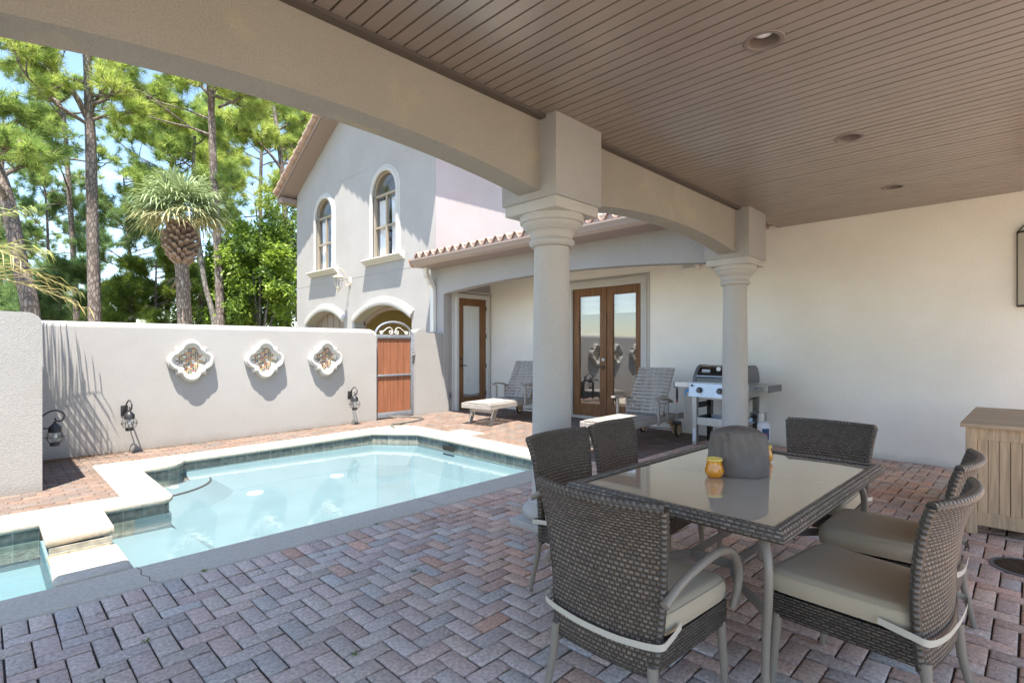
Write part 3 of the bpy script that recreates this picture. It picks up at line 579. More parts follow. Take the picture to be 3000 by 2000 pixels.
def column(cx, cy, gzv):
    c = bpy.data.objects.new('column', None); col.objects.link(c); c.parent = house; c.location = (cx, cy, 0)
    mb = MB(); mb.bbox((-.235, -.235, gzv - .02), (.235, .235, gzv + .055), .006); mb.build('plinth', M['colst'], c, 30)
    rb = .158
    mb = MB(); mb.lathe([(.21, gzv + .055)] + [(.195 + .037 * math.sin(math.pi * t), gzv + .06 + .115 * t) for t in [i / 8 for i in range(9)]] + [(.185, gzv + .178), (.185, gzv + .20), (.165, gzv + .215), (rb, gzv + .24)], seg=40); mb.build('column_base', M['colst'], c, 40)
    mb = MB(); mb.lathe([(rb - .006 * t * t - .013 * t, gzv + .235 + (2.19 - gzv - .235) * t) for t in [i / 10 for i in range(11)]], seg=40); mb.build('shaft', M['colst'], c, 40)
    mb = MB(); mb.lathe([(.139, 2.185), (.163, 2.19)] + [(.160 + .022 * math.sin(math.pi * t), 2.192 + .06 * t) for t in [i / 5 for i in range(6)]] + [(.165, 2.262), (.172, 2.285), (.185, 2.305), (.205, 2.315)] + [(.205 + .03 * math.sin(math.pi * t * .5), 2.32 + .045 * t) for t in [i / 5 for i in range(6)]] + [(.25, 2.372), (.256, 2.40), (.25, 2.43)], seg=40)
    mb.bbox((-.262, -.262, 2.425), (.262, .262, 2.507), .006); mb.build('capital', M['colst'], c, 40)
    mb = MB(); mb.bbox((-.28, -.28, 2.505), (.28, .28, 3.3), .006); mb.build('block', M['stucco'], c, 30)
for cx in (-.41, 3.185, 6.78): column(cx, 2.72, gz(cx, 2.72) if cx > 5 else 0)
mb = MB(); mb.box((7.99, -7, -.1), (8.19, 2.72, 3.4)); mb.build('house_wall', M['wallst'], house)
mb = MB(); mb.prism([(3.27, 3.17), (3.27, 3.30), (.85, 4.6), (-1.5, 3.30), (-1.5, 3.17)], lambda u, v, t: (t, u, v), -2.2, 8.19); mb.box((-2.2, 2.812, 3.13), (6.35, 3.27, 3.165)); mb.build('roof', M['terra'], house)
mb = MB(); mb.prism([(3.27, 3.15), (3.36, 3.17), (3.40, 3.29), (3.27, 3.29)], lambda u, v, t: (t, u, v), -2.2, 6.2); mb.build('gutter', M['gutter'], house)

# recessed ceiling lights
for lab, x in (('largest brown recessed ceiling light, nearest of three over the dining table', 3.06), ('middle one of three round recessed lights in the brown plank ceiling', 4.96), ('smallest recessed ceiling light, close to the white side wall', 6.82)):
    t = thing('ceiling_light', lab, 'ceiling light', (x, 1.07, CZ), 0, 'recessed patio ceiling lights')
    mb = MB(); mb.lathe([(.076, .06), (.078, .0), (.083, -.006), (.102, -.006), (.107, .0)], seg=32, caps=False); mb.build('trim', M['can'], t, 40)
    mb = MB(); mb.lathe([(.0, .105), (.05, .105)] + [(.078 - .018 * (k % 2) * .12 - .01 * k / 8, .0 + .1 * k / 8) for k in range(8, -1, -1)], seg=32, caps=False); mb.build('can', M['can'], t, 40)
    mb = MB(); mb.lathe([(.0, .03), (.03, .033), (.055, .045), (.06, .07), (.03, .1)], seg=24); mb.build('lamp', M['bulb'], t, 60)

# wall sconce at the right edge
t = thing('wall_sconce', 'tall frosted glass wall light high on the white patio wall at the right edge', 'wall light', (7.99, -.10, 2.3))
o6 = [(-.24, 0), (-.24, .035), (-.15, .11), (.15, .11), (.24, .035), (.24, 0)]
mb = MB(); mb.prism([(a * .97, b * .97) for a, b in o6], lambda u, v, tt: (-v, u, tt), -.44, .34); mb.build('glass_shade', M['seeded'], t)
mb = MB()
for zz0, zz1 in ((-.46, -.44), (.34, .36)): mb.prism(o6, lambda u, v, tt: (-v, u, tt), zz0, zz1)
for a, b in o6[1:5]: mb.tube([(-b, a, -.45), (-b, a, .35)], .005, 6)
mb.tube([(-.035, .24, .35), (-.03, .17, .44), (-.02, 0, .47), (-.03, -.17, .44), (-.035, -.24, .35)], .008, 6); mb.build('frame', M['bronze'], t)

# ------------------------------------------------------------------ guest house
guest = thing('guest_house', 'two storey white stucco guest house with arched windows, gable roof and a porch', 'house', (6.8, 9.05, 0))
gh = Vector((6.8, 9.05, 0)); TG = Matrix.Translation(-gh)
def gb(mb, name, mat, parent=None, **k): mb.xf(TG); return mb.build(name, mat, parent or guest, **k)
GX = 6.80
fw = lambda u, v, d: (GX + d, u, v)
rows = []
winR = archpoly(10.53, 11.58, 3.56, 5.09, .525); winL = archpoly(13.70, 14.70, 3.56, 5.07, .50)
garR = archpoly(9.93, 12.50, -.05, 2.06, .36); garL = archpoly(13.06, 15.32, -.05, 2.06, .36)
SL = .546; apexY = 12.545; eaveZ = 6.03
outer = [(9.05, -.1), (16.04, -.1), (16.04, eaveZ), (apexY, eaveZ + SL * 3.495), (9.05, eaveZ)]
mb = MB(); wallholes(mb, outer, [winR, winL, garR, garL], fw, .30)
mb.add([(GX, 16.04, -.1), (13, 16.04, -.1), (13, 16.04, eaveZ), (GX, 16.04, eaveZ)], [(0, 1, 2, 3)])
gw = gb(mb, 'wall', M['gstucco'])
mb = MB(); mb.add([(GX + .002, 9.05, 2.9), (13, 9.05, 2.9), (13, 9.05, eaveZ), (GX + .002, 9.05, eaveZ)], [(0, 1, 2, 3)]); gb(mb, 'side_wall', M['pink'])
mb = MB()
for z, y0, y1 in ((5.85, 9.06, 10.2), (5.85, 11.8, 13.45), (5.85, 15.0, 16.03), (3.2, 9.3, 16.03)): mb.box((GX - .0025, y0, z - .005), (GX + .01, y1, z + .005))
gb(mb, 'control_joint', M['joint'], gw)
# interiors
mb = MB(); mb.box((GX + .32, 9.2, 2.8), (GX + .34, 15.9, 6.0)); gb(mb, 'upper_room', M['dkroom'])
mb = MB(); mb.add([(GX + .30, 9.3, 0), (11, 9.3, 0), (11, 13.0, 0), (GX + .3, 13.0, 0), (GX + .3, 9.3, 2.75), (11, 9.3, 2.75), (11, 13, 2.75), (GX + .3, 13, 2.75)], [(0, 1, 2, 3), (4, 5, 6, 7), (0, 1, 5, 4), (1, 2, 6, 5), (2, 3, 7, 6)]); gr = gb(mb, 'garage_room', M['yellow'], recalc=False)
mb = MB(); mb.box((10.96, 12.2, 0), (10.99, 12.8, 2.1)); mb.tube([(9.5, 9.6, 2.55), (9.5, 12.6, 2.55)], .04, 8); mb.tube([(8.6, 9.6, 2.5), (8.6, 12.6, 2.5)], .03, 8); mb.box((9.5, 9.8, 2.2), (10.5, 11.1, 2.3)); gb(mb, 'garage_rail', M['dark'], gr)
mb = MB(); mb.box((GX + .30, 13.0, 0), (GX + .35, 15.4, 2.5)); gd = gb(mb, 'garage_door', M['gdoor'])
mb = MB()
for i in range(6):
    y = 13.12 + i * .38
    for z in (1.62, 1.05): mb.bbox((GX + .285, y, z), (GX + .30, y + .30, z + .75 if z > 1.5 else z + .45), .006)
gb(mb, 'door_panel', M['gdoor'], gd)
# window trims, frames, panes, curtains, sills
def arched_window(ol, a, b, zs, label=None):
    half = (b - a) / 2; c = (a + b) / 2
    path = [(b, 3.56)] + ol[2:] + [(a, 3.56)]
    mb = MB(); band(mb, path, lambda u, v, d: (GX - d, u, v), [(.0, -.02), (.0, .04), (.025, .055), (.075, .058), (.10, .045), (.11, .022), (.14, .028), (.16, .015), (.165, -.01)]); tr = gb(mb, 'window_trim', M['trim'], smooth=40)
    mb = MB(); W = .035; dx = GX + .075
    band(mb, [(b - W, 3.57)] + [(c + (half - W) * math.cos(t), zs + (half - W) * math.sin(t)) for t in [math.pi * i / 18 for i in range(19)]] + [(a + W, 3.57)], lambda u, v, d: (dx - d, u, v), [(0, -.03), (0, .03), (W, .03), (W, -.03)])
    mb.box((dx - .025, a + .01, 3.56), (dx + .03, b - .01, 3.61)); mb.box((dx - .03, a + .01, zs - .03), (dx + .03, b - .01, zs + .025)); mb.box((dx - .022, a + .01, 4.30), (dx + .03, b - .01, 4.35)); mb.box((dx - .027, c - .03, 3.57), (dx + .028, c + .03, zs - .02))
    fr = gb(mb, 'window', M['winframe'], smooth=30)
    mb = MB(); vs, fs = holed(ol, [], lambda u, v: (dx + .004, u, v)); mb.add(vs, fs); gb(mb, 'pane', M['wglass'], fr)
    mb = MB()
    for s0, s1 in ((a + .05, c - .06), (c + .06, b - .05)):
        mb.grid(24, 10, lambda u, v: (dx + .09 + .018 * math.sin(u * 28 + v * 2) * (.6 + .4 * v), s0 + (s1 - s0) * u + .03 * math.sin(3 * v + 9 * u), 3.58 + (zs - 3.66) * v))
    gb(mb, 'curtain', M['curtain'], fr, smooth=60)
    mb = MB(); mb.prism([(0, 0), (0, .13), (.165, .13), (.17, .105), (.15, .085), (.12, .07), (.10, .045), (.06, .03), (.045, 0)], lambda u, v, t: (GX - u, t, 3.425 + v), a - .33, b + .33); gb(mb, 'window_sill', M['trim'], smooth=30)
arched_window(winR, 10.53, 11.58, 5.09); arched_window(winL, 13.70, 14.70, 5.07)
for ol in (garR, garL):
    mb = MB(); band(mb, ol[2:], lambda u, v, d: (GX - d, u, v), [(0, -.02), (0, .05), (.05, .065), (.12, .06), (.14, .035), (.18, .04), (.21, -.01)]); gb(mb, 'arch_trim', M['trim'], smooth=40)
mb = MB(); band(mb, archpoly(9.93, 12.50, 0, 2.06, .36)[2:], lambda u, v, d: (GX + .29 - d, u, v), [(-.10, -.05), (-.10, .03), (0, .03)]); mb.box((GX + .26, 12.42, 0), (GX + .32, 12.5, 2.06)); gb(mb, 'garage_frame', M['gutter'])
# gable roof with overhanging rake
ov = .50; th = .10; yl, yr = 16.04 + .32, 9.05 - .32; zl = eaveZ - .30 * SL; za = eaveZ + SL * 3.495
rf = [(yl, zl + .02), (apexY, za + .03), (yr, zl + .02), (yr, zl + .24), (apexY, za + .27), (yl, zl + .24)]
mb = MB(); mb.prism(rf, lambda u, v, t: (t, u, v), GX - ov + .03, 13.2); roof = gb(mb, 'roof', M['gutter'])
mb = MB()                                                   # soffit boards under the rake
for s in (1, -1):
    L = math.hypot(3.495 + .32, SL * (3.495 + .32)); nb = int(L / .085)
    for i in range(nb):
        t0, t1 = i / nb, (i + 1) / nb - .016 / L
        f = lambda t: (apexY + s * (3.495 + .30) * (1 - t), (eaveZ - .30 * SL) + SL * (3.495 + .30) * t)
        (ya, zA), (yb, zB) = f(t0), f(t1)
        mb.add([(GX - ov + .05, ya, zA), (GX - .003, ya, zA), (GX - .003, yb, zB), (GX - ov + .05, yb, zB)], [(0, 1, 2, 3)])
gb(mb, 'soffit', M['soffit'], roof, recalc=False)
mb = MB()
for s in (1, -1):                                           # barrel tiles running up the rake
    n = 13; Y0, Z0 = apexY + s * (3.495 + .36), zl + .22
    for i in range(n):
        p = Vector((GX - ov + .03, Y0 + (apexY - Y0) * i / n, Z0 + (za + .28 - Z0) * i / n)); q = Vector((GX - ov + .03, Y0 + (apexY - Y0) * (i + 1.12) / n, Z0 + (za + .28 - Z0) * (i + 1.12) / n)) + Vector((0, 0, -.015))
        mb.tube([p, q], [.115, .088], 12)
    for i in range(16):
        xx = GX - ov + .25 + i * .24; mb.tube([(xx, Y0, Z0 + .02), (xx, apexY, za + .30)], .075, 8)
gb(mb, 'roof_tile', M['terra'], roof, smooth=50)
mb = MB(); mb.box((GX - ov + .045, 16.06, zl - .10), (GX + .02, yl + .03, zl + .05)); mb.box((GX, 16.045, zl - .10), (13.2, yl + .03, zl - .06)); gb(mb, 'eave_box', M['gutter'], roof)
# porch: pier, beam, soffit, roof edge, gutter, downspout
mb = MB(); BX = 6.67
n = 40; low = []
for i in range(n + 1):
    y = 2.98 + (8.60 - 2.98) * i / n; half = 2.81; low.append((y, 2.50 + .145 * (1 - ((y - 5.79) / half) ** 2)))
vs = []
for y, z in low: vs += [(BX, y, z), (BX + .21, y, z), (BX + .21, y, 3.05), (BX, y, 3.05)]
mb.add(vs, [(i * 4 + k, i * 4 + (k + 1) % 4, i * 4 + 4 + (k + 1) % 4, i * 4 + 4 + k) for i in range(n) for k in range(4)])
mb.add([vs[0], vs[1], vs[2], vs[3]], [(0, 1, 2, 3)])
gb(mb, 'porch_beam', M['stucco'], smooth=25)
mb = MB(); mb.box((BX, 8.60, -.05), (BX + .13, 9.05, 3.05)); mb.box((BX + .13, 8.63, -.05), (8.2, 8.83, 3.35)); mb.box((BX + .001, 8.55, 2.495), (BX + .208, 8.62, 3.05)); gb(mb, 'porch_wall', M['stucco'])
fd = (4.81, 6.30); sd = (7.08, 7.84)
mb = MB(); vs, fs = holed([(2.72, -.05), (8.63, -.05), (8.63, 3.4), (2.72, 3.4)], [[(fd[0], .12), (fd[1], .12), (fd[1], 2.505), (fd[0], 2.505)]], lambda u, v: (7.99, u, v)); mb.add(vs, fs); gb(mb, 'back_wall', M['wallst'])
mb = MB(); mb.box((BX + .21, 2.72, 3.10), (7.99, 8.63, 3.14)); gb(mb, 'porch_ceiling', M['soffit'])
mb = MB()
for i in range(58):
    y = 3.25 + i * .1; mb.add([(6.24, y, 3.035), (BX - .002, y, 3.035), (BX - .002, y + .086, 3.035), (6.24, y + .086, 3.035)], [(0, 1, 2, 3)])
mb.box((6.24, 3.2, 3.042), (BX - .002, 9.04, 3.06)); gb(mb, 'porch_soffit', M['soffit'], recalc=False)
mb = MB(); mb.prism([(6.24, 3.03), (6.20, 3.035), (6.155, 3.075), (6.145, 3.12), (6.125, 3.15), (6.125, 3.175), (6.24, 3.175)], lambda u, v, t: (u, t, v), 3.3, 9.02); gt = gb(mb, 'gutter', M['gutter'], smooth=30)
mb = MB(); mb.prism([(6.25, 3.025), (6.195, 3.03), (6.15, 3.07), (6.14, 3.115), (6.12, 3.15), (6.12, 3.182), (6.25, 3.182)], lambda u, v, t: (u, t, v), 9.02, 9.055); gb(mb, 'gutter_cap', M['copper'], gt)
mb = MB(); per = .232; n = 25 * 12
def tz(y): 
    t = (y / per) % 1; return .085 * (abs(math.sin(math.pi * min(t / .62, 1))) if t < .62 else -.18 * math.sin(math.pi * (t - .62) / .38))
vs = []; y0 = 3.25
for i in range(n + 1):
    y = y0 + 5.78 * i / n; z = tz(y - y0)
    vs += [(6.20, y, 3.215 + z), (6.20, y, 3.235 + z), (7.2, y, 3.235 + .16 + z), (8.19, y, 3.235 + .31 + z)]
mb.add(vs, [(i * 4 + k, i * 4 + 4 + k, i * 4 + 5 + k, i * 4 + 1 + k) for i in range(n) for k in range(3)]); gb(mb, 'porch_roof_tile', M['terra'], smooth=50)
mb = MB(); mb.box((6.23, 3.25, 3.16), (6.26, 9.0, 3.29)); gb(mb, 'tile_closure', M['gutter'])
mb = MB(); mb.box((6.36, 2.60, 3.145), (7.989, 3.27, 3.168)); mb.box((6.26, 3.27, 3.062), (6.66, 9.04, 3.10)); mb.box((6.66, 3.27, 3.15), (7.989, 9.04, 3.18)); gb(mb, 'porch_deck', M['gutter'])
def rect(cx, cy, w_, d_): return [(cx - w_, cy - d_), (cx + w_, cy - d_), (cx + w_, cy + d_), (cx - w_, cy + d_)]
mb = MB(); dy = 8.90; pth = [(6.45, dy, 3.035), (6.45, dy, 2.93), (6.48, dy, 2.86), (6.56, dy, 2.74), (6.615, dy, 2.64), (6.625, dy, 2.55), (6.625, dy, 1.72)]
vs = []
for i, p in enumerate(pth):
    for a, b in ((-.035, -.055), (.035, -.055), (.035, .055), (-.035, .055)): vs.append((p[0] + a, p[1] + b, p[2] + (a * .6 if 1 <= i <= 4 else 0)))
mb.add(vs, [(i * 4 + k, i * 4 + (k + 1) % 4, i * 4 + 4 + (k + 1) % 4, i * 4 + 4 + k) for i in range(len(pth) - 1) for k in range(4)])
for k in range(7):
    z = 2.92 - k * .04; xx = 6.45 + max(0, (2.86 - z)) * .6; mb.box((xx - .045, dy - .06, z), (xx + .04, dy + .06, z + .012))
gb(mb, 'downspout', M['spout'])
# french doors
def leaf_door(name, y0, y1, z0, z1, gy0, gy1, gz0, gz1, fn, par=None, d=.045):
    mb = MB()
    for a, b, c, e in ((y0, gy0, z0, z1), (gy1, y1, z0, z1), (gy0, gy1, z0, gz0), (gy0, gy1, gz1, z1)):
        p = [fn(a, c, 0), fn(b, e, d)]; mb.box([min(p[0][i], p[1][i]) for i in range(3)], [max(p[0][i], p[1][i]) for i in range(3)])
    for a, b, c, e in ((gy0, gy0 + .012, gz0, gz1), (gy1 - .012, gy1, gz0, gz1), (gy0, gy1, gz0, gz0 + .012), (gy0, gy1, gz1 - .012, gz1)):
        p = [fn(a, c, .008), fn(b, e, .03)]; mb.box([min(p[0][i], p[1][i]) for i in range(3)], [max(p[0][i], p[1][i]) for i in range(3)])
    o = gb(mb, name, M['doorwood'], par)
    mb = MB(); mb.add([fn(gy0, gz0, .02), fn(gy1, gz0, .02), fn(gy1, gz1, .02), fn(gy0, gz1, .02)], [(0, 1, 2, 3)]); gb(mb, 'glass_pane', M['glass'], o)
    return o
fx = lambda u, v, d: (8.02 + d, u, v)
dl = leaf_door('door', 5.565, 6.295, .125, 2.50, 5.68, 6.16, .335, 2.365, fx); dr = leaf_door('door', 4.815, 5.545, .125, 2.50, 4.925, 5.405, .335, 2.365, fx)
mb = MB(); mb.box((8.005, 5.535, .125), (8.06, 5.575, 2.50)); gb(mb, 'astragal', M['doorwood'], dl)
mb = MB(); mb.lathe([(0, .03), (.028, .028), (.034, .02), (.034, 0)], (8.02, 5.60, 1.175), 16, 'x'); gb(mb, 'deadbolt', M['steel'], dl, smooth=40); mb = MB(); mb.lathe([(0, .03), (.028, .028), (.034, .02), (.034, 0)], (8.02, 5.60, 1.04), 16, 'x'); mb.tube([(7.985, 5.60, 1.04), (7.965, 5.62, 1.04), (7.962, 5.68, 1.05), (7.965, 5.73, 1.035)], .009, 8); gb(mb, 'handle', M['bronze'], dl, smooth=40)
mb = MB(); path = [(fd[0] - .005, .1), (fd[0] - .005, 2.51), (fd[1] + .005, 2.51), (fd[1] + .005, .1)]
band(mb, path, lambda u, v, d: (7.99 - d, u, v), [(0, -.03), (0, .02), (-.02, .03), (-.085, .03), (-.10, .055), (-.125, .05), (-.13, .022), (-.16, .02), (-.17, -.005)]); gb(mb, 'door_surround', M['trim'], smooth=30)
mb = MB(); mb.box((7.93, fd[0] - .05, .03), (8.06, fd[1] + .05, .115)); gb(mb, 'threshold', M['coping'])
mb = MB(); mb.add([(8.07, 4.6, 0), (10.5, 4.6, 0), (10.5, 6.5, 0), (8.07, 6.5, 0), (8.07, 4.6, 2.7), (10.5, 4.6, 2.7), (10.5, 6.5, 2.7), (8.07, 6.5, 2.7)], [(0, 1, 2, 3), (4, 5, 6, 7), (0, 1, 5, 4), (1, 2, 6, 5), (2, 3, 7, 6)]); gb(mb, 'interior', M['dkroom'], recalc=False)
mb = MB()
for y0, y1 in ((5.60, 6.24), (4.86, 5.50)):
    mb.grid(4, 14, lambda u, v: (8.10 + .02 * math.sin(v * 21), y0 + (y1 - y0) * u, 2.02 + .42 * v)); mb.tube([(8.085, y0, 2.24), (8.085, y1, 2.24)], .006, 6)
gb(mb, 'roman_shade', M['curtain'], smooth=60)
# single door facing the pool
fy = lambda u, v, d: (u, 8.60 + d, v)
sdo = leaf_door('door', 7.085, 7.835, .09, 2.44, 7.19, 7.68, .335, 2.30, fy)
mb = MB(); mb.box((7.1, 8.628, .2), (7.8, 8.6295, 2.4)); gb(mb, 'door_backing', M['dkroom'], sdo)
mb = MB(); mb.grid(40, 16, lambda u, v: (7.195 + .48 * u, 8.6245 + .002 * math.sin(u * 19), .42 + 1.88 * v - (.0 if v else .03 * math.sin(u * 3.1)))); gb(mb, 'roman_shade', M['curtain'], sdo)
mb = MB()
for x in (7.295, 7.49): mb.tube([(x, 8.6205, .8), (x, 8.6205, 2.3)], .0018, 4)
mb.tube([(7.2, 8.6215, .42), (7.67, 8.6215, .42)], .006, 6); mb.tube(smoothpts([(7.22, 8.618, .6), (7.3, 8.612, .74), (7.45, 8.612, .70), (7.58, 8.612, .74), (7.66, 8.618, .58)]), .008, 6); gb(mb, 'shade_cord', M['spout'], sdo)
mb = MB(); mb.lathe([(0, .03), (.026, .028), (.03, 0)], (7.137, 8.60, 1.16), 14, 'y'); gb(mb, 'deadbolt', M['bronze'], sdo, smooth=40); mb = MB(); mb.lathe([(0, .03), (.026, .028), (.03, 0)], (7.137, 8.60, 1.02), 14, 'y'); mb.tube([(7.137, 8.565, 1.02), (7.18, 8.552, 1.025), (7.25, 8.552, 1.01)], .009, 8); gb(mb, 'handle', M['bronze'], sdo, smooth=40)
for z in (.35, .95, 1.6, 2.2):
    mb = MB(); mb.tube([(7.84, 8.595, z), (7.84, 8.595, z + .1)], .012, 8); gb(mb, 'hinge', M['bronze'], sdo)
mb = MB(); band(mb, [(7.08, .05), (7.08, 2.445), (7.84, 2.445), (7.84, .05)], lambda u, v, d: (u, 8.63 - d, v), [(0, -.03), (0, .03), (-.03, .065), (-.085, .07), (-.11, .045), (-.12, .022), (-.16, .022), (-.17, -.005)]); gb(mb, 'door_surround', M['trim'], smooth=30)

# small wall fittings
t = thing('outlet_box', 'grey weatherproof outlet box low on the porch wall beside the single door', 'outlet', (6.83, 8.628, .41)); mb = MB(); mb.bbox((-.035, -.035, -.06), (.035, 0, .06), .006); mb.build('cover', M['galv'], t); mb = MB(); mb.bbox((-.022, -.045, -.045), (.022, -.034, .045), .004); mb.build('flap', M['greypl'], t)
for lab, yy, zz2 in (('white speaker under the porch beam near the far column', 3.86, 2.70), ('white speaker high on the porch wall left of the near column', 6.83, 2.70)):
    t = thing('outdoor_speaker', lab, 'speaker', (7.985, yy, zz2), 0, 'porch speakers')
    mb = MB(); mb.bbox((-.17, -.12, -.07), (-.02, .12, .07), .012); mb.build('cabinet', M['spout'], t); mb = MB(); mb.box((-.176, -.10, -.055), (-.171, .10, .055)); mb.build('grille', M['trim'], t); mb = MB(); mb.tube([(-.05, 0, 0), (0, 0, .05)], .014, 8); mb.build('bracket', M['bronze'], t)

# ------------------------------------------------------------------ garden walls and gate
def capwall(pts2, fn, t0, t1):
    pass
t = thing('garden_wall', 'long white stucco garden wall behind the pool carrying three mosaic medallions', 'wall', (2.8, 8.75, 0))
pr = [(0, -.1), (0, 1.655)] + [(.045 - .045 * math.cos(a), 1.655 + .06 * math.sin(a)) for a in [math.pi / 2 * i / 6 for i in range(1, 7)]] + [(.125, 1.735)] + [(.205 + .045 * math.sin(a), 1.655 + .06 * math.cos(a)) for a in [math.pi / 2 * i / 6 for i in range(7)]] + [(.25, -.1)]
mb = MB(); nseg = 24
for i in range(nseg):
    a, b = -3 + 8.13 * i / nseg, -3 + 8.13 * (i + 1) / nseg
for xa, xb, dz in ((-3, 5.06, 0), (5.06, 5.10, -.015), (5.10, 5.13, -.05)):
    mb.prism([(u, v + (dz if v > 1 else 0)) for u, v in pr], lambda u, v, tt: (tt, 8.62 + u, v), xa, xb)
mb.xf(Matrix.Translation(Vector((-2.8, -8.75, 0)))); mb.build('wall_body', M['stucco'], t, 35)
t = thing('wall_pier', 'thick white stucco wall end standing at the left edge beside the spa', 'wall', (.1, 7.7, 0))
pp = [(.416, -.1), (.416, 1.63)] + [(.416 - .12 * (1 - math.cos(a)), 1.63 + .11 * math.sin(a)) for a in [math.pi / 2 * i / 8 for i in range(1, 9)]] + [(-.3, 1.75), (-3, 1.75), (-3, -.1)]
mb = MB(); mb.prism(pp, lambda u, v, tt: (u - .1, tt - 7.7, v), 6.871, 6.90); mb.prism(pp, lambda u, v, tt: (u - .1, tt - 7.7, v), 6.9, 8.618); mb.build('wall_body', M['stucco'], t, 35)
t = thing('gate_pier', 'short white stucco wall stub between the gate and the porch', 'wall', (6.3, 8.75, 0))
gp = [(-.29, -.05), (-.29, 1.70), (-.25, 1.745), (-.18, 1.76), (-.10, 1.755), (-.05, 1.72), (-.03, 1.69), (.365, 1.685), (.365, -.05)]
mb = MB(); mb.prism(gp, lambda u, v, tt: (u, tt, v), -.12, .13); mb.build('wall_body', M['stucco'], t, 35)

t = thing('garden_gate', 'cedar board gate in a grey steel frame with an arched scrollwork top', 'gate', (5.58, 8.74, .07))
gh_ = 1.57
mb = MB(); mb.bbox((-.44, -.03, 0), (-.375, .03, gh_), .005); mb.bbox((.375, -.03, 0), (.44, .03, gh_), .005); mb.bbox((-.375, -.03, gh_ - .07), (.375, .03, gh_), .005); mb.bbox((-.375, -.03, .0), (.375, .03, .10), .005); mb.bbox((-.375, -.032, .78), (.375, -.012, .82), .004)
mb.tube([(.40 * math.cos(a), 0, gh_ + .245 * math.sin(a)) for a in [math.pi * i / 24 for i in range(25)]], .022, 8); mb.build('frame', M['galv'], t, 40)
for i in range(5):
    mb = MB(); x0 = -.372 + i * .149; mb.bbox((x0, -.010, .101), (x0 + .142, .014, gh_ - .072), .004); mb.build('board', M['cedar'], t)
mb = MB()
for s in (-1, 1):
    sp1 = [(s * (.07 + .05 * (1 - k / 26) * math.cos(k * .42 + 2.4)), 0, .055 + .05 * (1 - k / 26) * math.sin(k * .42 + 2.4)) for k in range(24)]
    sp2 = [(s * (.27 - .04 * (1 - k / 26) * math.cos(k * .42 + 2.4)), 0, .05 + .04 * (1 - k / 26) * math.sin(k * .42 + 2.4)) for k in range(24)]
    mb.tube([(a, b, gh_ + c) for a, b, c in sp1], .007, 6); mb.tube([(a, b, gh_ + c) for a, b, c in sp2], .007, 6)
    mb.tube([(a, 0, gh_ + c) for a, c in [(p.x, p.z) for p in smoothpts([(s * .02, 0, .03), (s * .05, 0, .12), (s * .12, 0, .14), (s * .20, 0, .09), (s * .30, 0, .012)])]], .007, 6)
mb.build('scrollwork', M['spout'], t, 40)
mb = MB(); mb.bbox((.445, -.035, -.04), (.50, .035, gh_ + .02), .005); mb.build('gate_post', M['galv'], t)
mb = MB(); mb.lathe([(0, .07), (.022, .065), (.027, .05), (.02, .035), (.012, .03), (.012, 0)], (.41, -.03, 1.18), 14, 'y'); mb.bbox((.385, -.04, 1.05), (.435, -.03, 1.24), .004); mb.build('latch', M['steel'], t, 40)

# ------------------------------------------------------------------ mosaic medallions on the wall
def qrad(th, a, r, sq):
    best = 0; c, s = math.cos(th), math.sin(th)
    for k in range(4):
        px, py = a * math.cos(k * math.pi / 2), a * math.sin(k * math.pi / 2); b = px * c + py * s; disc = b * b - (a * a - r * r)
        if disc >= 0: best = max(best, b + math.sqrt(disc))
    if sq: best = max(best, sq / max(abs(c), abs(s)))
    return best
ths = [2 * math.pi * (i + .5) / 200 for i in range(200)]
outl = [qrad(a, .172, .128, .196) for a in ths]; inl = [qrad(a, .108, .088, .098) for a in ths]
def medallion_parts(t):
    prof = [(1, 0, 0), (1, .045, 0), (.985, .058, 0), (.95, .06, 0), (.93, .082, .1), (.86, .098, .25), (.78, .10, .45), (.70, .09, .6), (.66, .07, .7), (.62, .068, .8), (.56, .06, .92), (0, .028, 1)]
    mb = MB(); n = len(ths); vs = []
    for k, d, b in prof:
        for a, ro, ri in zip(ths, outl, inl):
            rr = (ro * k) * (1 - b) + b * (ri * (1.0 if k == 0 else max(1.02, k / .54))); vs.append((rr * math.cos(a), -d, rr * math.sin(a)))
    mb.add(vs, [(j * n + i, j * n + (i + 1) % n, (j + 1) * n + (i + 1) % n, (j + 1) * n + i) for j in range(len(prof) - 1) for i in range(n)])
    mb.build('frame', M['trim'], t, 50)
    mb = MB(); mb.add([(0, -.027, 0)] + [(1.01 * r_ * math.cos(a), -.027, 1.01 * r_ * math.sin(a)) for a, r_ in zip(ths, inl)], [(0, 1 + i, 1 + (i + 1) % n) for i in range(n)]); mb.build('mosaic', M['mosaic'], t)
    mb = MB(); mb.lathe([(.004, .05), (.009, .05), (.011, .025)], (0, 0, 0), 10, 'y', caps=False); mb.build('spout', M['steel'], t)
m0 = thing('wall_medallion', 'white quatrefoil medallion with coloured mosaic, nearest the left wall end', 'wall ornament', (2.115, 8.62, 1.208), 0, 'mosaic medallions on the garden wall'); medallion_parts(m0)
dup(m0, (3.135, 8.62, 1.208), 0, 'middle white quatrefoil medallion with mosaic, between two others on the garden wall')
dup(m0, (4.138, 8.62, 1.21), 0, 'white quatrefoil mosaic medallion nearest the cedar gate')

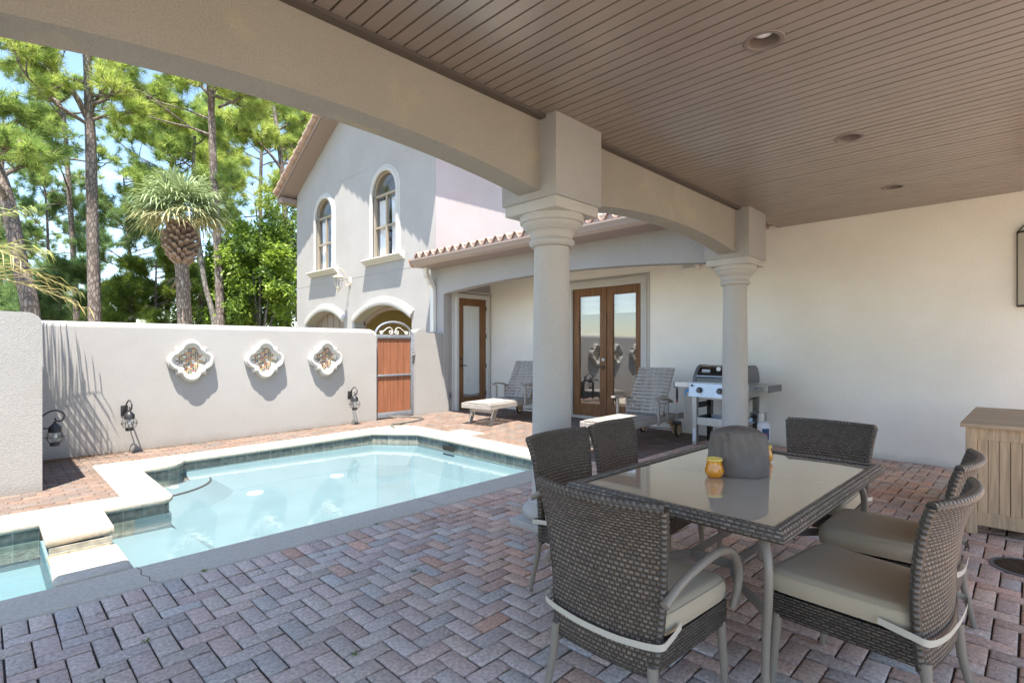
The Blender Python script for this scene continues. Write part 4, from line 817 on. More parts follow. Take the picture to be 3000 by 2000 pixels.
# ------------------------------------------------------------------ onion lanterns low on the walls
def onion(t):
    mb = MB(); mb.bbox((-.045, .0, .02), (.045, .035, .16), .006)
    t_pts = smoothpts([(0, .0, .06), (0, -.06, .18), (0, -.16, .235), (0, -.245, .19), (0, -.23, .12), (0, -.18, .115), (0, -.165, .15)], 6)
    mb.tube(t_pts, .009, 6); mb.tube([(0, 0, .05), (0, -.165, .03)], .008, 6); mb.build('bracket', M['iron'], t, 50)
    c = (0, -.165, 0)
    mb = MB(); mb.lathe([(0, .115), (.012, .11), (.016, .09), (.03, .08), (.058, .045), (.06, .0), (.052, -.01)], c, 20); mb.lathe([(.045, -.125), (.045, -.16), (.04, -.163), (0, -.163)], c, 20)
    mb.build('cap', M['iron'], t, 40)
    mb = MB(); mb.lathe([(.05, -.008), (.07, -.03), (.078, -.065), (.07, -.10), (.045, -.125)], c, 20, caps=False); mb.build('globe', M['lampglass'], t, 60)
    mb = MB(); mb.lathe([(.0, -.02), (.018, -.03), (.02, -.07), (.0, -.09)], c, 10); mb.build('lamp', M['bulb'], t, 60)
    mb = MB(); mb.tube([(.092 * math.cos(a), -.165 + .092 * math.sin(a), -.065) for a in [2 * math.pi * k / 24 for k in range(25)]], .0032, 5)
    for k in range(4):
        a = math.pi / 4 + k * math.pi / 2
        mb.tube([(r_ * math.cos(a), -.165 + r_ * math.sin(a), z) for r_, z in ((.055, .0), (.08, -.015), (.092, -.045), (.092, -.085), (.075, -.115), (.045, -.135))], .0035, 5)
    mb.build('guard', M['iron'], t)
l0 = thing('onion_lantern', 'black onion lantern bracketed to the wall end beside the spa', 'lantern', (.416, 7.85, .455), R(90), 'low onion lanterns round the pool'); onion(l0)
dup(l0, (1.345, 8.615, .47), R(8), 'black onion lantern low on the garden wall, left of the first medallion')
dup(l0, (4.60, 8.615, .47), 0, 'black onion lantern low on the garden wall beside the gate')

t = thing('carriage_lantern', 'cream carriage lantern on the guest house wall between the arched windows', 'lantern', (GX, 12.72, 3.12))
mb = MB(); mb.lathe([(0, .03), (.05, .028), (.06, .015), (.065, 0)], (0, 0, 0), 16, 'x'); mb.v = [(x, y, z * 1.9) for x, y, z in mb.v]
mb.tube(smoothpts([(-.03, 0, .0), (-.10, 0, .14), (-.20, 0, .27), (-.31, 0, .32), (-.38, 0, .26), (-.36, 0, .20), (-.32, 0, .22)]), .011, 6); mb.tube(smoothpts([(-.03, 0, -.06), (-.12, 0, -.12), (-.12, 0, -.02), (-.20, 0, .03)]), .008, 6); mb.build('bracket', M['cream'], t, 50)
c = (-.33, 0, .06)
mb = MB(); mb.lathe([(0, .15), (.015, .13), (.02, .10), (.05, .09), (.09, .055), (.14, .04), (.145, .02), (.12, .01)], c, 20); mb.lathe([(.06, -.235), (.062, -.26), (.045, -.285), (.02, -.30), (.014, -.33), (.022, -.345), (0, -.38)], c, 16)
for k in range(6):
    a = k * math.pi / 3; mb.tube([(c[0] + r_ * math.cos(a), r_ * math.sin(a), c[2] + z) for r_, z in ((.122, .01), (.115, -.08), (.09, -.17), (.062, -.24))], .006, 5)
mb.build('cage', M['cream'], t, 40)
mb = MB(); mb.lathe([(.115, .01), (.108, -.08), (.084, -.17), (.058, -.235)], c, 18, caps=False); mb.build('glass_shade', M['lampglass'], t, 60)
mb = MB(); mb.lathe([(0, -.02), (.02, -.03), (.02, -.17), (0, -.18)], c, 10); mb.build('candle', M['greypl'], t)

# ------------------------------------------------------------------ garden hose
hp = [(5.50, 8.72, .07), (5.75, 8.45, .075), (5.83, 8.15, .075), (5.60, 7.98, .075), (5.20, 7.92, .07), (4.98, 7.88, .075), (4.86, 7.62, .075), (4.78, 7.45, .03), (4.76, 7.33, -.06), (4.80, 7.2, -.14), (4.9, 7.05, -.17)]
mb = MB(); mb.tube([(p.x, p.y, max(p.z, gz(p.x, p.y) + .016) if p.y > 7.6 else p.z) for p in smoothpts(hp, 8)], .014, 8)
tag(mb.build('garden_hose', M['hose'], smooth=60), 'grey garden hose running from under the gate into the pool', 'hose')

# ------------------------------------------------------------------ teak sun loungers (head towards +X)
def lounger(t):
    W = .30; H = .36
    mb = MB()
    for s in (-1, 1): mb.bbox((-.12, s * W - .02, H - .085), (1.78, s * W + .02, H), .004)
    mb.bbox((-.12, -W, H - .085), (-.085, W, H - .01), .004); mb.bbox((1.70, -W, H - .085), (1.74, W, H - .02), .004); mb.bbox((1.05, -W, H - .10), (1.09, W, H - .03), .004)
    mb.build('frame', M['teak'], t)
    mb = MB()
    for i in range(11):
        y = -.255 + i * .051; mb.bbox((-.10, y - .0165, H - .005), (1.10, y + .0165, H + .018), .003)
    mb.bbox((.4, -W, H - .03), (.44, W, H - .006), .003); mb.build('slats', M['teak'], t)
    br = bpy.data.objects.new('backrest', None); col.objects.link(br); br.parent = t; br.location = (1.10, 0, H + .01); br.rotation_euler = (0, -R(59), 0)
    mb = MB()
    for s in (-.2, .0, .2): mb.bbox((0, s - .016, -.028), (.80, s + .016, 0), .003)
    mb.bbox((0, -.285, -.03), (.80, -.262, 0), .003); mb.bbox((0, .262, -.03), (.80, .285, 0), .003); mb.build('back_rail', M['teakv'], br)
    mb = MB()
    for i in range(13):
        mb.bbox((.012 + i * .0615, -.30, .0), (.012 + i * .0615 + .046, .30, .018), .003)
    mb.build('back_slats', M['teak'], br)
    mb = MB()
    for s in (-.22, .22): mb.box((1.28, s - .015, H - .05), (1.32, s + .015, H + .42), rot=Matrix.Rotation(R(12), 3, 'Y'))
    mb.build('prop', M['teakv'], t)
    for s in (-1, 1):
        mb = MB(); y = s * (W + .035)
        mb.bbox((.88, y - .016, H - .11), (.92, y + .016, .61), .004); mb.bbox((1.16, y - .016, H - .11), (1.20, y + .016, .60), .004)
        a = [(.76 + .55 * k / 12, .625 + .035 * math.sin(math.pi * (.15 + .85 * k / 12)) - .05 * (k / 12) ** 3) for k in range(13)]
        mb.prism(a + [(u, v - .024) for u, v in a[::-1]], lambda u, v, tt: (u, tt, v), y - .03, y + .03); mb.build('armrest', M['teak'], t)
        mb = MB(); lg = [(.06, H - .08), (.19, H - .08), (.12, H - .2), (.06, .0), (.0, .0), (.02, H - .24)]
        mb.prism([(a_, max(b_, 0)) for a_, b_ in lg], lambda u, v, tt: (u, tt, v), s * .24 - .018, s * .24 + .018); mb.build('leg', M['teak'], t)
        mb = MB(); mb.prism([(1.30, H - .085), (1.50, H - .085), (1.60, .19), (1.66, .10), (1.62, .04), (1.55, .05), (1.50, .16), (1.42, .24)], lambda u, v, tt: (u, tt, v), s * .255 - .018, s * .255 + .018); mb.build('wheel_bracket', M['teakv'], t)
        wy = s * .298
        mb = MB(); mb.lathe([(.055, .016), (.10, .016), (.108, .008), (.108, -.008), (.10, -.016), (.055, -.016)], (1.62, wy, .108), 24, 'y'); wh = mb.build('wheel', M['rubber'], t, 40)
        mb = MB(); mb.lathe([(0, .021), (.02, .021), (.022, .018), (.082, .017), (.084, 0), (.082, -.017), (0, -.021)], (1.62, wy, .108), 24, 'y'); mb.build('hub', M['teakv'], wh, 40)
    mb = MB(); mb.bbox((.05, -.24, .20), (.08, .24, .245), .003); mb.tube([(1.62, -.29, .108), (1.62, .29, .108)], .01, 8); mb.build('crossbar', M['teak'], t)
t = thing('sun_lounger', 'weathered teak wheeled sun lounger in front of the French doors, its back raised', 'sun lounger', (5.93, 4.13, gz(6.8, 4.1) - .003), R(2.5), 'teak sun loungers on the porch'); lounger(t)
dup(t, (6.06, 6.80, gz(6.9, 6.9) - .004), R(9), 'weathered teak sun lounger half hidden by the near column, beside the single door')

# ------------------------------------------------------------------ gas grill (front faces -X)
t = thing('gas_grill', 'black and steel gas grill on open legs behind the far column', 'grill', (7.45, 3.12, gz(7.4, 3.1)))
fnY = lambda u, v, tt: (u, tt, v)
for x in (-.25, .22):
    for y in (-.33, .33):
        mb = MB(); mb.prism([(x - .035, 0), (x + .03, 0), (x + .03 + (.03 if x > 0 else 0), .70), (x - .035, .70)], fnY, y - .03, y + .03); mb.build('leg', M['steel'] if x < 0 else M['blackgl'], t)
mb = MB(); mb.bbox((-.275, -.30, .29), (-.255, .30, .40), .004); mb.bbox((.20, -.30, .29), (.22, .30, .40), .004); mb.bbox((-.255, -.33, .33), (.22, .33, .345), .003); mb.build('bottom_shelf', M['steel'], t)
mb = MB(); mb.box((-.255, .335, .345), (.2, .355, .40)); mb.box((-.255, .335, .52), (.2, .35, .60)); mb.build('side_frame', M['black'], t)
mb = MB(); mb.box((-.15, .36, .52), (.02, .364, .6)); mb.build('rating_label', M['label'], t)
mb = MB(); mb.box((-.286, .31, .05), (-.2855, .355, .24)); mb.build('warning_label', M['label'], t)
mb = MB(); mb.prism([(-.24, .70), (.25, .70), (.25, .90), (-.22, .90)], fnY, -.36, .36); mb.build('firebox', M['steel'], t)
mb = MB(); mb.prism([(-.335, .69), (-.26, .69), (-.25, .885), (-.295, .885)], fnY, -.42, .40); cp = mb.build('control_panel', M['steel'], t, bevel=.004)
for y in (.24, -.05, -.30):
    mb = MB(); mb.lathe([(.0, .052), (.026, .05), (.031, .045), (.034, .02), (.036, .0)], (-.315, y, .785), 20, 'x'); mb.build('knob', M['greypl'], t, 40)
    mb = MB(); mb.lathe([(.046, .004), (.046, .0)], (-.315, y, .785), 20, 'x', caps=True); mb.build('bezel', M['black'], t)
mb = MB(); mb.lathe([(0, .02), (.012, .018), (.014, 0)], (-.312, .355, .85), 12, 'x'); mb.build('igniter', M['black'], t)
lidp = [(-.25, .90), (-.245, .955), (-.20, 1.03), (-.13, 1.105), (-.06, 1.135), (.12, 1.135), (.20, 1.10), (.25, 1.0), (.255, .90)]
mb = MB(); mb.prism(lidp, fnY, -.32, .32); ld = mb.build('lid', M['blackgl'], t, 25)
for y0, y1 in ((.32, .37), (-.37, -.32)):
    mb = MB(); mb.prism([(u * 1.03 if v > .91 else u * 1.06, v + (.006 if v > .91 else 0)) for u, v in lidp], fnY, y0, y1); mb.build('lid_end', M['greypl'], ld, 25, bevel=.008)
mb = MB(); mb.tube([(-.285, -.30, .985), (-.285, .30, .985)], .012, 10); mb.box((-.285, -.29, .975), (-.235, -.27, .99)); mb.box((-.285, .27, .975), (-.235, .29, .99)); mb.build('lid_handle', M['steel'], ld)
mb = MB(); mb.lathe([(0, .022), (.03, .02), (.034, .012), (.034, 0)], (-.155, .03, 1.085), 18, 'x'); mb.xf(Matrix.Translation(Vector((0, 0, 0)))); mb.build('thermometer', M['steel'], ld, 40)
mb = MB(); mb.box((-.212, .14, 1.035), (-.19, .25, 1.075), rot=Matrix.Rotation(R(42), 3, 'Y')); bd = mb.build('badge', M['label'], ld)
mb = MB()
for i in range(4): mb.box((-.2135, .155 + i * .022, 1.05), (-.205, .17 + i * .022, 1.062), rot=Matrix.Rotation(R(42), 3, 'Y'))
mb.build('badge_mark', M['black'], bd)
for s, lab in ((1, 'shelf'), (-1, 'shelf')):
    y0, y1 = (.37, .645) if s > 0 else (-.66, -.37)
    mb = MB(); mb.bbox((-.25, y0, .855), (.2, y1, .885), .004); mb.bbox((-.265, y0, .815), (-.25, y1, .885), .004); sh = mb.build('side_shelf', M['spout'] if s > 0 else M['steel'], t)
    mb = MB(); e0, e1 = (y1, y1 + .02) if s > 0 else (y0 - .02, y0); mb.bbox((-.265, e0, .80), (.2, e1, .888), .004); mb.build('shelf_end', M['greypl'], sh)
mb = MB(); mb.box((-.267, -.60, .84), (-.2655, -.49, .862)); pb = mb.build('name_plate', M['black'], t); mb = MB()
for i in range(7): mb.box((-.2685, -.592 + i * .011, .845), (-.267, -.585 + i * .011, .857))
mb.box((-.2685, -.508, .845), (-.267, -.498, .857)); mb.build('name_plate_mark', M['label'], pb)
mb = MB(); mb.bbox((-.22, -.30, .655), (.2, .30, .69), .004); mb.build('grease_tray', M['steel'], t)
t = thing('grill_brush', 'black handled grill brush hanging from the left grill shelf', 'grill brush', (7.19, 3.73, .87)); 
mb = MB(); mb.tube([(0, 0, -.06), (0, 0, -.10), (0, 0, -.2), (0, 0, -.25)], [.012, .016, .016, .012], 10); mb.build('handle', M['black'], t, 40); mb = MB(); mb.tube([(0, 0, -.25), (0, 0, -.275)], .013, 8); mb.build('collar', M['red'], t)
mb = MB(); mb.tube([(0, 0, -.27), (0, 0, -.46)], .005, 6); mb.tube([(0, 0, -.46), (-.0, .03, -.54)], .004, 6); mb.tube([(0, 0, -.46), (0, -.03, -.54)], .004, 6); mb.tube([(0, 0, .0), (0, 0, -.06)], .003, 6); mb.build('shaft', M['steel'], t); mb = MB(); mb.bbox((-.02, -.065, -.60), (.02, .065, -.545), .01); mb.build('bristles', M['black'], t)
t = thing('cleaning_rod', 'thin steel rod with a blue tag hanging under the left grill shelf', 'grill tool', (7.19, 3.60, .86)); mb = MB(); mb.tube([(0, 0, 0), (.0, .005, -.38)], .0035, 6); mb.bbox((-.012, -.012, -.42), (.012, .018, -.38), .004); mb.build('rod', M['steel'], t); mb = MB(); mb.box((-.004, -.06, -.10), (.0, .0, -.065)); mb.box((-.004, -.01, -.16), (0, .008, -.09)); mb.build('tag', M['blue'], t)
# propane tank
t = thing('propane_tank', 'white propane tank with a navy label on the floor behind the far column', 'gas tank', (7.80, 2.80, gz(7.8, 2.8)))
mb = MB(); mb.lathe([(.115, 0), (.118, .03), (.125, .045), (.15, .06), (.155, .09), (.155, .27), (.148, .31), (.12, .345), (.06, .365), (0, .368)], seg=32); mb.build('body', M['tankw'], t, 40)
mb = MB(); a0_ = R(135); mb.lathe([(.105, .345), (.107, .47), (.103, .47), (.101, .345)], seg=26, caps=False, a0=R(60), a1=R(330)); mb.build('collar', M['steel'], t, 40)
mb = MB(); mb.lathe([(.035, .36), (.035, .40), (.02, .41), (.02, .44), (.03, .445), (.03, .46), (0, .46)], seg=14); mb.tube([(0, 0, .42), (-.07, .0, .42)], .02, 8); mb.build('valve', M['steel'], t, 40)
mb = MB(); a1_ = math.atan2(-2.8, -7.8); mb.lathe([(.1565, .10), (.1565, .26)], seg=12, caps=False, a0=a1_ + R(18), a1=a1_ + R(62)); nl = mb.build('label', M['navy'], t, 40)
mb = MB(); mb.lathe([(.1575, .155), (.1575, .195)], seg=6, caps=False, a0=a1_ + R(30), a1=a1_ + R(36)); mb.lathe([(.1575, .155), (.1575, .19)], seg=6, caps=False, a0=a1_ + R(39), a1=a1_ + R(45)); mb.build('label_mark', M['red'], nl)
mb = MB(); mb.box((-.02, -.02, -.001), (.02, .02, .001), rot=Matrix.Rotation(R(45), 3, 'Z')); mb.xf(Matrix.Rotation(a1_ - R(8), 4, 'Z') @ Matrix.Translation((.1565, 0, .235)) @ Matrix.Rotation(R(90), 4, 'Y')); mb.build('diamond_label', M['greypl'], t)
mb = MB(); mb.bbox((-.05, -.11, .345), (-.045, .09, .375), .001, rot=Matrix.Rotation(R(35), 3, 'Y')); mb.build('paper_tag', M['label'], t)
t = thing('gas_hose', 'black gas hose from the propane tank to the grill', 'hose', (7.7, 2.9, .4)); mb = MB(); mb.tube(smoothpts([(.03, -.1, .03), (-.05, -.02, -.0), (-.10, .10, -.05), (-.05, .2, .0), (-.05, .25, .3)]), .011, 8); mb.build('tube', M['black'], t, 60)

# ------------------------------------------------------------------ dining table
t = thing('dining_table', 'rectangular patio table with taupe glass top, woven rim and curved metal legs', 'table', (2.785, 1.11, 0), R(-1.2))
TX, TY, TH = .785, .50, .735
mb = MB(); mb.bbox((-TX + .05, -TY + .05, TH - .012), (TX - .05, TY - .05, TH + .002), .003); mb.build('glass_top', M['tableglass'], t)
mb = MB(); rim = [(-.058, .006), (-.05, .011), (-.03, .012), (-.012, .008), (.0, -.004), (.004, -.02), (-.004, -.034), (-.02, -.04), (-.05, -.036)]
cor = [(-TX, -TY), (TX, -TY), (TX, TY), (-TX, TY)]; m_ = len(rim)
for k in range(4):
    a, b = Vector((*cor[k], 0)), Vector((*cor[(k + 1) % 4], 0)); d = (b - a).normalized(); nr = Vector((d.y, -d.x, 0)); L = (b - a).length; nn = 24
    vs = []; fs = []; uvs = []; cum = [0]
    for j in range(1, m_): cum.append(cum[-1] + math.hypot(rim[j][0] - rim[j - 1][0], rim[j][1] - rim[j - 1][1]))
    for i in range(nn + 1):
        for o_, z_ in rim:
            s_ = max(-o_, 0) ; l_ = (-o_) + (L + 2 * o_) * i / nn
            p = a + d * l_ + nr * o_; vs.append((p.x, p.y, TH + z_))
    for i in range(nn):
        for j in range(m_ - 1):
            fs.append((i * m_ + j, (i + 1) * m_ + j, (i + 1) * m_ + j + 1, i * m_ + j + 1)); uvs.append([(L * i / nn, cum[j]), (L * (i + 1) / nn, cum[j]), (L * (i + 1) / nn, cum[j + 1]), (L * i / nn, cum[j + 1])])
    mb.add(vs, fs, uvs)
mb.build('woven_rim', M['wickt'], t, 60)
for sx in (-1, 1):
    for sy in (-1, 1):
        mb = MB(); pts = smoothpts([(sx * .60, sy * .33, TH - .04), (sx * .66, sy * .385, TH - .075), (sx * .70, sy * .415, TH - .16), (sx * .70, sy * .415, .45), (sx * .68, sy * .40, .3), (sx * .685, sy * .40, .12), (sx * .72, sy * .43, .0)], 6)
        mb.tube(pts, [.0185 - .004 * i / len(pts) for i in range(len(pts))], 12); mb.build('leg', M['alu'], t, 60)
mb = MB()
for sy in (-1, 1): mb.bbox((-.30, sy * .10 - .006, .36), (.30, sy * .10 + .006, .40), .002)
for sx in (-1, 1):
    mb.bbox((sx * .30 - .006, -.106, .36), (sx * .30 + .006, .106, .40), .002)
    for sy in (-1, 1):
        q = smoothpts([(sx * .30, sy * .10, .38), (sx * .42, sy * .17, .375), (sx * .56, sy * .30, .38), (sx * .69, sy * .41, .40)], 5)
        for i in range(len(q) - 1):
            d = (q[i + 1] - q[i]); nrm = Vector((-d.y, d.x, 0)).normalized() * .006; a, b = q[i], q[i + 1]; h = Vector((0, 0, .02))
            mb.add([a - nrm - h, a + nrm - h, b + nrm - h, b - nrm - h, a - nrm + h, a + nrm + h, b + nrm + h, b - nrm + h], [(0, 3, 2, 1), (4, 5, 6, 7), (0, 1, 5, 4), (1, 2, 6, 5), (2, 3, 7, 6), (3, 0, 4, 7)])
mb.build('stretcher', M['alu'], t)

# ------------------------------------------------------------------ wicker chairs (facing +Y)
def prof_back(v):                                           # v 0 bottom .. 1 top
    pts = [(-.238, .285), (-.236, .42), (-.242, .55), (-.265, .70), (-.292, .80), (-.322, .872)]
    s = v * (len(pts) - 1); i = min(int(s), len(pts) - 2); f = s - i
    P = [Vector((*p, 0)) for p in pts]; a = P[max(i - 1, 0)]; b = P[i]; c = P[i + 1]; d = P[min(i + 2, len(P) - 1)]
    q = .5 * ((2 * b) + (c - a) * f + (2 * a - 5 * b + 4 * c - d) * f * f + (3 * b - a - 3 * c + d) * f ** 3); return q.x, q.y
def bsurf(u, v, off=0):
    y, z = prof_back(v); w_ = .212 + .060 * v; x = (u * 2 - 1) * w_
    curve = .055 * (u * 2 - 1) ** 2 * (.25 + .75 * v)
    return (x, y + curve + off, z - .012 * v * (1 - (u * 2 - 1) ** 2) * 0)
def chair_parts(t, arms):
    mb = MB(); U, V_ = 20, 24
    mb.grid(U, V_, lambda u, v: bsurf(u, v, -.014), lambda u, v: (u * .50, v * .60)); mb.grid(U, V_, lambda u, v: bsurf(u, v, .014), lambda u, v: (u * .50, v * .60))
    bk = mb.build('backrest', M['wick'], t, 60, recalc=False)
    mb = MB(); path = [bsurf(0, v) for v in [i / 16 for i in range(17)]]; mb.tube(path, .0175, 8, uvm=True); mb.tube([bsurf(1, v) for v in [i / 16 for i in range(17)]], .0175, 8, uvm=True)
    mb.tube([bsurf(u, 1) for u in [i / 20 for i in range(21)]], .019, 8, uvm=True); mb.tube([bsurf(u, 0) for u in [i / 10 for i in range(11)]], .016, 8, uvm=True); mb.build('rolled_edge', M['wickr'], bk, 60)
    mb = MB(); ap = [(-.225, -.225), (.225, -.225), (.252, .27), (-.252, .27)]
    per_ = 0
    for k in range(4):
        a, b = ap[k], ap[(k + 1) % 4]; L = math.hypot(b[0] - a[0], b[1] - a[1]); mb.add([(*a, .298), (*b, .298), (*b, .392), (*a, .392)], [(0, 1, 2, 3)], [[(per_, 0), (per_ + L, 0), (per_ + L, .094), (per_, .094)]]); per_ += L
    mb.add([(*p, .388) for p in ap], [(0, 1, 2, 3)], [[(0, 0), (.5, 0), (.5, .5), (0, .5)]]); mb.add([(*p, .30) for p in ap], [(3, 2, 1, 0)], [[(0, 0), (.5, 0), (.5, .5), (0, .5)]])
    mb.build('seat', M['wickd'], t, recalc=False)
    mb = MB(); n1 = 16                                      # cushion: rounded, slightly domed
    def cu(u, v, top):
        x, y = u * 2 - 1, v * 2 - 1; e = 9; k = (abs(x) ** e + abs(y) ** e) ** (1 / e); mm = max(abs(x), abs(y)); s = (mm / k) if k > 1e-6 else 1
        X, Y = x * s * (.238 + .017 * y), y * s * .252 + .042; rr = min(1, k); edge = max(0, 1 - ((1 - mm) / .09)) if mm > .91 else 0
        dome = .011 * (1 - mm ** 3); dz = .014 * edge ** 2
        return (X, Y, (.482 + dome - dz) if top else (.394 + dz * .8))
    mb.grid(n1 * 2, n1 * 2, lambda u, v: cu(u, v, True)); mb.grid(n1 * 2, n1 * 2, lambda u, v: cu(u, v, False), flip=True)
    ring = []
    for i in range(n1 * 2): ring.append((i / (n1 * 2), 0))
    for i in range(n1 * 2): ring.append((1, i / (n1 * 2)))
    for i in range(n1 * 2): ring.append((1 - i / (n1 * 2), 1))
    for i in range(n1 * 2): ring.append((0, 1 - i / (n1 * 2)))
    nr_ = len(ring); rows_ = []
    for j in range(5):
        f = j / 4; bul = .008 * math.sin(math.pi * f)
        for u, v in ring:
            a, b = Vector(cu(u, v, True)), Vector(cu(u, v, False)); p = a.lerp(b, f); c_ = Vector((p.x, p.y - .03, 0)); c_.normalize(); p += c_ * bul; rows_.append(p)
    mb.add(rows_, [(j * nr_ + i, j * nr_ + (i + 1) % nr_, (j + 1) * nr_ + (i + 1) % nr_, (j + 1) * nr_ + i) for j in range(4) for i in range(nr_)])
    cu_ = mb.build('cushion', M['cush'], t, 70)
    mb = MB()
    for tp in (True, False):
        mb.tube([Vector(cu(u, v, tp)) + Vector((0, 0, .001 if tp else -.001)) for u, v in ring + ring[:1]], .0032, 5, caps=False)
    mb.build('piping', M['cush'], cu_, 60)
    mb = MB(); sp_ = smoothpts([(-.245, -.10, .425), (-.255, -.20, .415), (-.242, -.252, .405), (-.12, -.268, .39), (0, -.268, .383), (.12, -.266, .388), (.242, -.252, .405), (.255, -.20, .415), (.245, -.10, .425)], 6); vs = []
    for i, p in enumerate(sp_):
        o_ = Vector((p.x * .02, -.004, 0)); vs += [p + o_ + Vector((0, 0, -.0125)), p + o_ + Vector((0, -.002, .0125))]
    mb.add(vs, [(2 * i, 2 * i + 2, 2 * i + 3, 2 * i + 1) for i in range(len(sp_) - 1)]); mb.build('strap', M['strap'], t, 60, recalc=False)
    for s in (-1, 1):
        mb = MB(); mb.tube([(s * .236, .252, .31), (s * .243, .262, .15), (s * .248, .27, 0)], [.0195, .016, .012], 12); mb.build('leg', M['alu'], t, 60)
        mb = MB(); mb.tube([(s * .212, -.235, .32), (s * .218, -.245, .2), (s * .235, -.285, 0)], [.0195, .016, .012], 12); mb.build('leg', M['alu'], t, 60)
        if arms:
            mb = MB(); mb.tube(smoothpts([(s * .262, -.245, .545), (s * .272, -.15, .595), (s * .282, .0, .625), (s * .288, .13, .632), (s * .29, .235, .60), (s * .288, .30, .52), (s * .284, .30, .44), (s * .27, .285, .36)], 5), .0158, 12); mb.build('armrest', M['alu'], t, 60)
CG = 'wicker chairs round the dining table'
ca = thing('dining_chair', 'wicker armchair at the near left end of the table, its woven back to the viewer', 'chair', (1.835, 1.13, 0), R(-90), CG); chair_parts(ca, True)
dup(ca, (2.475, 1.79, 0), R(180), 'wicker chair with its back to the pool, beside the near column')
cs = thing('dining_chair', 'nearest wicker side chair on the right, beige cushion and cream strap fully visible', 'chair', (2.52, .475, 0), R(-7), CG); chair_parts(cs, False)
dup(cs, (3.26, .50, 0), R(0), 'wicker side chair behind the nearest right one, its back towards the teak cabinet')
dup(cs, (3.07, 1.80, 0), R(183), 'wicker chair on the pool side in front of the raised teak lounger')
dup(cs, (3.885, 1.03, 0), R(87), 'wicker chair at the far end of the table in front of the white wall')

# things on the table
t = thing('covered_heater', 'small round tabletop heater under a wrinkled grey fabric cover', 'cover', (2.845, 1.125, TH + .004))
mb = MB(); nA = 72; pr_ = [(.0, .226), (.06, .228), (.102, .226), (.117, .221), (.1235, .208), (.126, .19), (.128, .172), (.131, .15), (.135, .12), (.140, .09), (.146, .06), (.150, .035), (.152, .02), (.150, .0)]
vs = []
for j, (r_, z_) in enumerate(pr_):
    for k in range(nA):
        a = 2 * math.pi * k / nA; f = j / (len(pr_) - 1); wv = (.012 * math.sin(5 * a + 1.3 + 3 * f) + .010 * abs(math.sin(4.5 * a + 6 * f)) + .006 * math.sin(17 * a - 9 * f)) * math.sin(math.pi * min(1, f * 1.15)) if j > 3 else 0
        crease = 0
        vs.append(((r_ + wv + crease) * math.cos(a), (r_ + wv + crease) * math.sin(a), z_ + .006 * math.sin(2 * a + 1) * (1 if j < 5 else 0)))
mb.add(vs, [(j * nA + k, j * nA + (k + 1) % nA, (j + 1) * nA + (k + 1) % nA, (j + 1) * nA + k) for j in range(len(pr_) - 1) for k in range(nA)]); cv = mb.build('fabric_cover', M['cover'], t, 80)
mb = MB(); mb.tube([(.1235 * math.cos(a), .1235 * math.sin(a), .212 + .006 * math.sin(2 * a + 1)) for a in [2 * math.pi * k / 48 for k in range(49)]], .0025, 5); mb.build('seam', M['cover'], cv, 60)
def jar(t):
    mb = MB(); mb.lathe([(.0, 0), (.03, 0), (.036, .006), (.046, .022), (.047, .036), (.041, .055), (.036, .075), (.036, .084)], seg=24); mb.build('jar', M['amber'], t, 50)
    mb = MB(); mb.lathe([(.036, .082), (.04, .086), (.04, .095), (.037, .096), (.034, .092), (0, .09)], seg=24); mb.build('rim', M['wax'], t, 50)
j0 = thing('candle_jar', 'amber glass candle jar in front of the grey cover on the table', 'candle', (2.647, 1.167, TH + .003), 0, 'amber candle jars on the table'); jar(j0)
dup(j0, (3.20, 1.115, TH + .003), 0, 'amber candle jar peeping out behind the grey cover on the table')

# ------------------------------------------------------------------ teak cabinet and floor drain
t = thing('teak_cabinet', 'teak patio cabinet with vertical slats standing by the right wall', 'cabinet', (5.26, .375, 0))
mb = MB(); L, W, H = 1.45, .75, .83
for x in (0, L - .065):
    for y in (-.065, -W): mb.bbox((x, y, 0), (x + .065, y + .065, H - .03), .003)
mb.bbox((.008, -W + .065, H - .12), (.03, -.065, H - .031), .002); mb.bbox((.008, -W + .065, .07), (.03, -.065, .17), .002); mb.bbox((.065, -.04, H - .12), (L - .065, -.015, H - .031), .002); mb.bbox((.065, -.04, .07), (L - .065, -.015, .17), .002); mb.build('frame', M['teakv'], t)
mb = MB(); y = -.067; 
while y - .058 > -W + .065: mb.bbox((.014, y - .0575, .165), (.028, y, H - .115), .003); y -= .0605
x = .067
while x + .06 < L - .065: mb.bbox((x, -.034, .165), (x + .0575, -.02, H - .115), .003); x += .0605
x = .067
while x + .06 < L - .065: mb.bbox((x, -W + .02, .165), (x + .0575, -W + .034, H - .115), .003); x += .0605
mb.bbox((.065, -W + .015, H - .12), (L - .065, -W + .04, H - .031), .002); mb.bbox((.065, -W + .015, .07), (L - .065, -W + .04, .17), .002)
mb.build('slat_panel', M['teakv'], t)
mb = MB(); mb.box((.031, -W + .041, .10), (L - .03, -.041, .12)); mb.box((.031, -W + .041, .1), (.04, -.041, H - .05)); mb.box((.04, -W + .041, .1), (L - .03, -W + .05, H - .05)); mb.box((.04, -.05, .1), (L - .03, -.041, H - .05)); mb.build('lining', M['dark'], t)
mb = MB(); x = -.03; mb.bbox((-.03, -W - .03, H - .03), (.035, .03, H), .003); mb.bbox((L - .035, -W - .03, H - .03), (L + .03, .03, H), .003)
x = .037
while x + .09 < L - .035: mb.bbox((x, -W - .03, H - .03), (x + .0915, .03, H), .002); x += .0935
mb.build('top', M['teakh'], t)
t = thing('floor_drain', 'round bronze drain cover set in the brick paving by the cabinet', 'drain cover', (4.66, .03, 0))
mb = MB(); mb.lathe([(.185, -.01), (.185, .006), (.165, .008), (.165, .002)], seg=40, caps=False); mb.build('rim', M['greypl'], t)
